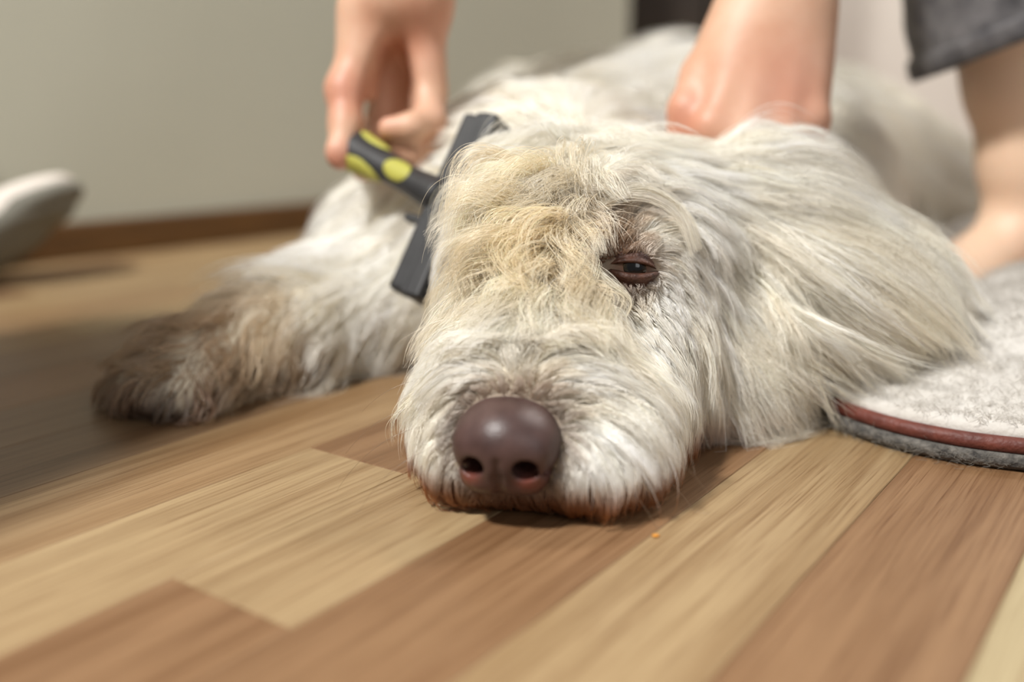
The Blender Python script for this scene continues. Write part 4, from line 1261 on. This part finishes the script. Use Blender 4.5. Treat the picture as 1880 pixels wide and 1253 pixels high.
# --- hand holding the brush (left in the picture), palm to the camera, thumb down
wA = P(745, -45, 0.690)
S.chain([P(742, -10, 0.688), wA + np.array([0.002, 0.010, 0.02])], [0.026, 0.0265], 0.02)
S.cone(P(712, -5, 0.686), P(770, -5, 0.690), 0.021, 0.021, 0.02)
S.ell(P(735, 105, 0.712), (0.031, 0.012, 0.048), None, 0.012)                                   # back of the palm
S.ell(P(672, 90, 0.682), (0.0165, 0.016, 0.040), frame((0.96, 0, 0.25), (-0.25, 0, 1)), 0.014)    # thenar
S.cone(P(770, 45, 0.690), P(782, 170, 0.682), 0.0165, 0.0150, 0.014)                            # little-finger side
S.chain([P(672, 75, 0.684), P(634, 165, 0.668), P(634, 228, 0.656), P(626, 276, 0.645)], [0.0165, 0.0122, 0.0098, 0.0084], 0.008)
S.ell(P(622, 284, 0.643), (0.0085, 0.0075, 0.0105), frame((0.9, 0, 0.3), (-0.3, 0, 1)), 0.004)
S.chain([P(780, 160, 0.684), P(788, 222, 0.664), P(754, 234, 0.650), P(716, 236, 0.650)], [0.0125, 0.0108, 0.0094, 0.0080], 0.004)     # little finger
S.chain([P(770, 165, 0.696), P(786, 256, 0.676), P(760, 280, 0.658), P(730, 266, 0.656)], [0.0125, 0.0108, 0.0094, 0.0080], 0.003)     # ring
S.chain([P(750, 165, 0.708), P(742, 268, 0.706), P(706, 300, 0.688), P(690, 300, 0.672)], [0.0130, 0.0115, 0.0100, 0.0084], 0.004)     # middle
S.chain([P(718, 160, 0.708), P(690, 250, 0.706), P(668, 296, 0.688), P(668, 312, 0.668)], [0.0130, 0.0112, 0.0098, 0.0082], 0.004)     # index
S.ell(P(722, 160, 0.676), (0.0125, 0.022, 0.026), None, 0.012, 's')
elA = np.array([-0.05, 0.83, 0.49]); shA = np.array([0.06, 0.90, 0.77])
S.chain([wA + np.array([0.002, 0.010, 0.02]), wA * 0.45 + elA * 0.55, elA, shA], [0.0265, 0.036, 0.038, 0.050], 0.02)
# --- trunk
pel = np.array([0.42, 1.20, 0.56])
S.cone(shA, shB, 0.07, 0.07, 0.05)
S.ell((0.23, 0.94, 0.74), (0.17, 0.11, 0.10), None, 0.06)
S.cone((0.24, 0.96, 0.73), pel, 0.12, 0.13, 0.06)
S.cone((0.22, 0.84, 0.82), (0.21, 0.77, 0.89), 0.055, 0.05, 0.04)
S.ell((0.205, 0.73, 0.94), (0.078, 0.098, 0.115), None, 0.03)                              # head, bowed
S.ell((0.205, 0.635, 0.925), (0.012, 0.014, 0.02), None, 0.015)
for sg in (-1, 1):
    S.ell((0.205 + sg * 0.079, 0.74, 0.935), (0.010, 0.018, 0.03), None, 0.008)
# --- legs: the near foot points left, bare, standing on the bed
ank = P(1884, 395, 0.815); ank2 = np.array([0.60, 0.86, 0.075])
kneeA = np.array([0.330, 0.800, 0.46]); kneeB = np.array([0.47, 0.78, 0.46])
S.chain([ank, P(1878, 300, 0.812), P(1868, 150, 0.812), P(1856, 20, 0.812), kneeA], [0.030, 0.0305, 0.037, 0.044, 0.052], 0.02)
S.chain([kneeA, (0.36, 1.02, 0.52), pel], [0.055, 0.075, 0.09], 0.03)
FZ = 0.012
S.ell((ank[0] + 0.036, ank[1] + 0.012, 0.044 + FZ), (0.034, 0.028, 0.032), None, 0.02)      # heel
S.cone(ank + np.array([0, 0, -0.01]), np.array([ank[0] - 0.055, ank[1] - 0.022, 0.028 + FZ]), 0.029, 0.021, 0.02)
S.cone(np.array([ank[0] - 0.050, ank[1] - 0.020, 0.026 + FZ]), np.array([ank[0] - 0.125, ank[1] - 0.050, 0.020 + FZ]), 0.022, 0.017, 0.02)
S.ell((ank[0] - 0.115, ank[1] - 0.040, 0.022 + FZ), (0.040, 0.040, 0.017), None, 0.02)
S.ell(P(1872, 440, 0.790), (0.011, 0.008, 0.012), None, 0.012)                              # ankle bone
for i in range(5):
    o_ = (i - 2) * 0.0165
    a = np.array([ank[0] - 0.140, ank[1] - 0.052 + o_, 0.018 + FZ]); L_ = [0.040, 0.036, 0.032, 0.027, 0.022][i]
    S.cone(a, a + np.array([-L_, -0.012 + o_ * 0.2, -0.004]), 0.0105 if i == 0 else 0.0085, 0.0098 if i == 0 else 0.0072, 0.005)
S.chain([ank2, (0.585, 0.84, 0.12), (0.55, 0.81, 0.24), kneeB], [0.031, 0.031, 0.041, 0.052], 0.02)
S.chain([kneeB, (0.46, 1.02, 0.52), pel], [0.055, 0.075, 0.09], 0.03)
S.ell((0.64, 0.88, 0.044 + FZ), (0.034, 0.028, 0.032), None, 0.02)
S.cone((0.60, 0.86, 0.06), (0.49, 0.80, 0.024 + FZ), 0.030, 0.020, 0.02)
S.ell((0.49, 0.80, 0.022 + FZ), (0.045, 0.036, 0.017), None, 0.02)
V, Fc = S.mesh((-0.24, 0.58, 0.0), (0.72, 1.40, 1.10), 0.0030)
# pull the vertices onto the surface so that shading is smooth
for _ in range(1):
    pass
pb = mesh_obj('body', V, Fc, M_SKIN, person)
print('person', len(V))
fl_ = np.zeros(len(V)); pale = np.zeros(len(V))
for b in kn: fl_ = np.maximum(fl_, 0.6 * np.exp(-(np.linalg.norm(V - b, axis=1) / 0.018) ** 2))
for (u, v, y, rr, am) in ((1440, 170, .63, .035, .5), (714, 234, .655, .012, .8), (722, 262, .662, .012, .7), (622, 290, .64, .012, .7), (785, 225, .67, .014, .6), (632, 170, .66, .02, .5), (1872, 440, .785, .022, .95), (1250, 220, .63, .03, .5), (770, 60, .68, .03, .4), (1750, 545, .79, .025, .5)):
    fl_ = np.maximum(fl_, am * np.exp(-(np.linalg.norm(V - P(u, v, y), axis=1) / rr) ** 2))
pale = np.clip((V[:, 0] - 0.27) / 0.05, 0, 1) * (V[:, 2] < 0.45) * (V[:, 1] > 0.7)
for nm, arr in (('flush', fl_), ('pale', pale * 0.85)):
    a_ = pb.data.attributes.new(nm, 'FLOAT', 'POINT'); a_.data.foreach_set('value', arr.astype(np.float32))

# clothing
def denim_mat():
    m, nt, bs = new_mat('grey_denim')
    tc = node(nt, 'ShaderNodeTexCoord')
    mp = node(nt, 'ShaderNodeMapping'); mp.inputs['Rotation'].default_value = (0.3, 0.5, 0.7); nt.links.new(tc.outputs['Object'], mp.inputs[0])
    w = node(nt, 'ShaderNodeTexWave', Scale=420, Distortion=1.5); nt.links.new(mp.outputs[0], w.inputs['Vector'])
    n = node(nt, 'ShaderNodeTexNoise', Scale=60, Detail=5); nt.links.new(tc.outputs['Object'], n.inputs['Vector'])
    r = ramp(nt, [(0.3, srgb(82, 81, 84)), (0.7, srgb(140, 137, 138))]); nt.links.new(n.outputs['Fac'], r.inputs[0])
    mx = node(nt, 'ShaderNodeMix', data_type='RGBA', blend_type='MULTIPLY'); mx.inputs[0].default_value = 0.35
    nt.links.new(r.outputs[0], mx.inputs[6]); nt.links.new(w.outputs['Color'], mx.inputs[7]); nt.links.new(mx.outputs[2], bs.inputs['Base Color'])
    bs.inputs['Roughness'].default_value = 0.9
    b = node(nt, 'ShaderNodeBump', Strength=0.6, Distance=0.0008); nt.links.new(w.outputs['Fac'], b.inputs['Height']); nt.links.new(b.outputs[0], bs.inputs['Normal'])
    return m


M_DENIM = denim_mat()


def loft(name, path, rads, mat, parent, tilt=None, nseg=40, wr=0.0025, seed=3, thick=0.0022, sub=10):
    path = np.array(path, float); rads = np.array(rads, float)
    m = (len(path) - 1) * sub + 1
    ti = np.linspace(0, len(path) - 1, m)
    pp = np.stack([np.interp(ti, range(len(path)), path[:, k]) for k in range(3)], 1); rr = np.interp(ti, range(len(path)), rads)
    vv = []; ff = []
    r_ = np.random.default_rng(seed); ph = r_.uniform(0, 6.28, 6)
    for i in range(m):
        t = pp[min(i + 1, m - 1)] - pp[max(i - 1, 0)]
        if tilt is not None:
            w = math.exp(-i / (sub * 0.6)); t = unit(t) * (1 - w) + unit(tilt) * w
        t = unit(t); a = unit(np.cross(np.array([0, 1.0, 0.02]), t)); b = np.cross(t, a)
        for k in range(nseg):
            an = 2 * math.pi * k / nseg
            q = rr[i] + wr * (math.sin(3 * an + ph[0] + i * 0.13) + 0.7 * math.sin(5 * an + ph[1] - i * 0.31) + 0.6 * math.sin(2 * an + i * 0.5 + ph[2]))
            vv.append(pp[i] + q * (a * math.cos(an) + b * math.sin(an)))
    for i in range(m - 1):
        for k in range(nseg):
            ff.append((i * nseg + k, i * nseg + (k + 1) % nseg, (i + 1) * nseg + (k + 1) % nseg, (i + 1) * nseg + k))
    o = mesh_obj(name, vv, ff, mat, None)
    so = o.modifiers.new('cloth', 'SOLIDIFY'); so.thickness = thick; so.offset = -1
    parent_keep(o, parent)
    return o, np.array(vv).reshape(m, nseg, 3)


hem = P(1845, 78, 0.80)
tl = np.array([-0.40, 0.10, 0.92])
jl, jv = loft('jeans_leg', [hem, hem + np.array([-0.016, 0.0, 0.05]), (0.365, 0.80, 0.36), kneeA + np.array([-0.01, 0, 0.03]), (0.345, 0.92, 0.52), (0.37, 1.05, 0.54), pel], [0.066, 0.066, 0.072, 0.082, 0.095, 0.11, 0.14], M_DENIM, person, tl)
jr, jv2 = loft('jeans_leg', [(0.545, 0.81, 0.275), (0.53, 0.80, 0.33), kneeB + np.array([0, 0, 0.02]), (0.47, 0.92, 0.52), (0.46, 1.05, 0.54), pel], [0.066, 0.068, 0.080, 0.095, 0.11, 0.14], M_DENIM, person, seed=8)
loft('unseen_trouser_leg', [heel + np.array([-0.03, -0.01, 0.075]), heel + np.array([-0.05, -0.06, 0.17]), (-0.69, 0.64, 0.40), (-0.68, 0.54, 0.42), (-0.64, 0.34, 0.34), (-0.60, 0.02, 0.18)], [0.056, 0.062, 0.074, 0.082, 0.086, 0.095], M_DENIM, sock, seed=21)
loft('unseen_trouser_leg', [(-0.54, -0.06, 0.14), (-0.46, 0.18, 0.28), (-0.375, 0.38, 0.37), (-0.365, 0.47, 0.40), (-0.40, 0.51, 0.36), (-0.49, 0.43, 0.24), (-0.58, 0.26, 0.10)], [0.095, 0.088, 0.086, 0.076, 0.072, 0.066, 0.058], M_DENIM, sock, seed=23)  # added second leg, out of view, posed to shade the left floor and paw
# turned hem: a stitched band on the cuff, puckered
hv = []; hf = []
nseg = 80
for j, (s, off) in enumerate(((-0.001, 0.0004), (-0.0016, 0.003), (0.004, 0.0042), (0.012, 0.0040), (0.016, 0.0028), (0.0165, 0.0008))):
    for k in range(nseg):
        an = 2 * math.pi * k / nseg
        f0 = an / (2 * math.pi) * 40; i0 = int(f0) % 40; fr = f0 - int(f0)
        base_ = jv[0, i0] * (1 - fr) + jv[0, (i0 + 1) % 40] * fr
        nx_ = jv[1, i0] * (1 - fr) + jv[1, (i0 + 1) % 40] * fr
        ax = unit(nx_ - base_); out = unit(base_ - jv[0].mean(0))
        hv.append(base_ + ax * s + out * (off + 0.0011 * math.sin(k * 2 * math.pi * 26 / nseg + s * 160)))
for j in range(5):
    for k in range(nseg):
        hf.append((j * nseg + k, j * nseg + (k + 1) % nseg, (j + 1) * nseg + (k + 1) % nseg, (j + 1) * nseg + k))
mesh_obj('hem', hv, hf, M_DENIM, jl)
M_SHIRT = noise_mat('dark_shirt_cotton', srgb(70, 72, 78), srgb(84, 86, 92), 60, 0.9, 0.2, 800)
loft('shirt', [pel + np.array([0, 0.03, 0.0]), (0.33, 1.08, 0.66), (0.25, 0.96, 0.74), (0.22, 0.87, 0.80), (0.21, 0.83, 0.835)], [0.17, 0.18, 0.205, 0.16, 0.075], M_SHIRT, person, seed=5, wr=0.004)
for s0, e0_ in ((shA, elA), (shB, elB)):
    loft('sleeve', [s0 * 1.15 - e0_ * 0.15, s0, s0 * 0.4 + e0_ * 0.6], [0.085, 0.078, 0.060], M_SHIRT, person, seed=11)
M_HAIR = noise_mat('brown_hair_cap', srgb(70, 48, 32), srgb(96, 68, 46), 40, 0.6, 0.6, 300, stretch=(1, 1, 6))
HS = Sdf(); HS.ell((0.205, 0.755, 0.960), (0.090, 0.104, 0.112), None, 0.02); HS.ell((0.205, 0.655, 0.915), (0.062, 0.06, 0.075), None, 0.01, 's')
V, Fc = HS.mesh((0.09, 0.62, 0.82), (0.32, 0.90, 1.10), 0.005)
mesh_obj('hair', V, Fc, M_HAIR, person)

# whiskers
wk = []
for (u, v, dx, dz, L) in ((800, 745, -1.0, -0.25, .040), (795, 780, -1.0, -0.6, .045), (805, 820, -.9, -.8, .040), (812, 700, -1.0, 0.05, .035), (1130, 800, .9, -.5, .040), (1160, 840, .9, -.7, .040), (1120, 870, .7, -.8, .03)):
    p = march(u, v); n = D.grad(p[None])[0]
    d = unit(n * 0.8 + np.array([dx, -0.1, dz * 0.5]))
    q = [p]
    for k in range(11):
        d = unit(d + np.array([0, 0, -0.11])); nx = q[-1] + d * L / 9
        nx[2] = max(nx[2], 0.001); q.append(nx)
    wk.append(q)
wk = np.array(wk)
curves_obj('whiskers', wk, np.full(wk.shape[:2], 0.00013) * np.linspace(1, 0.3, 12)[None], np.ones(wk.shape) * np.array(srgb(120, 96, 72)[:3]), M_FUR, dog)

# a crumb on the floor in front of the muzzle
M_CRUMB = noise_mat('orange_crumb', srgb(206, 132, 40), srgb(224, 156, 60), 400, 0.7, 0.5, 900)
cs_ = Sdf(); cq = G(1203, 987)
cs_.ell(cq + [0, 0, 0.0007], (0.0015, 0.0009, 0.0007), None, 0.0005); cs_.ell(cq + [0.0010, 0.0003, 0.0006], (0.0009, 0.0007, 0.0006), None, 0.0005)
V, Fc = cs_.mesh(cq - [0.004, 0.004, 0.001], cq + [0.004, 0.004, 0.003], 0.0003, zmin=0.0001)
tag(mesh_obj('crumb', V, Fc, M_CRUMB), 'tiny orange crumb on the floor just right of the chin', 'crumb')
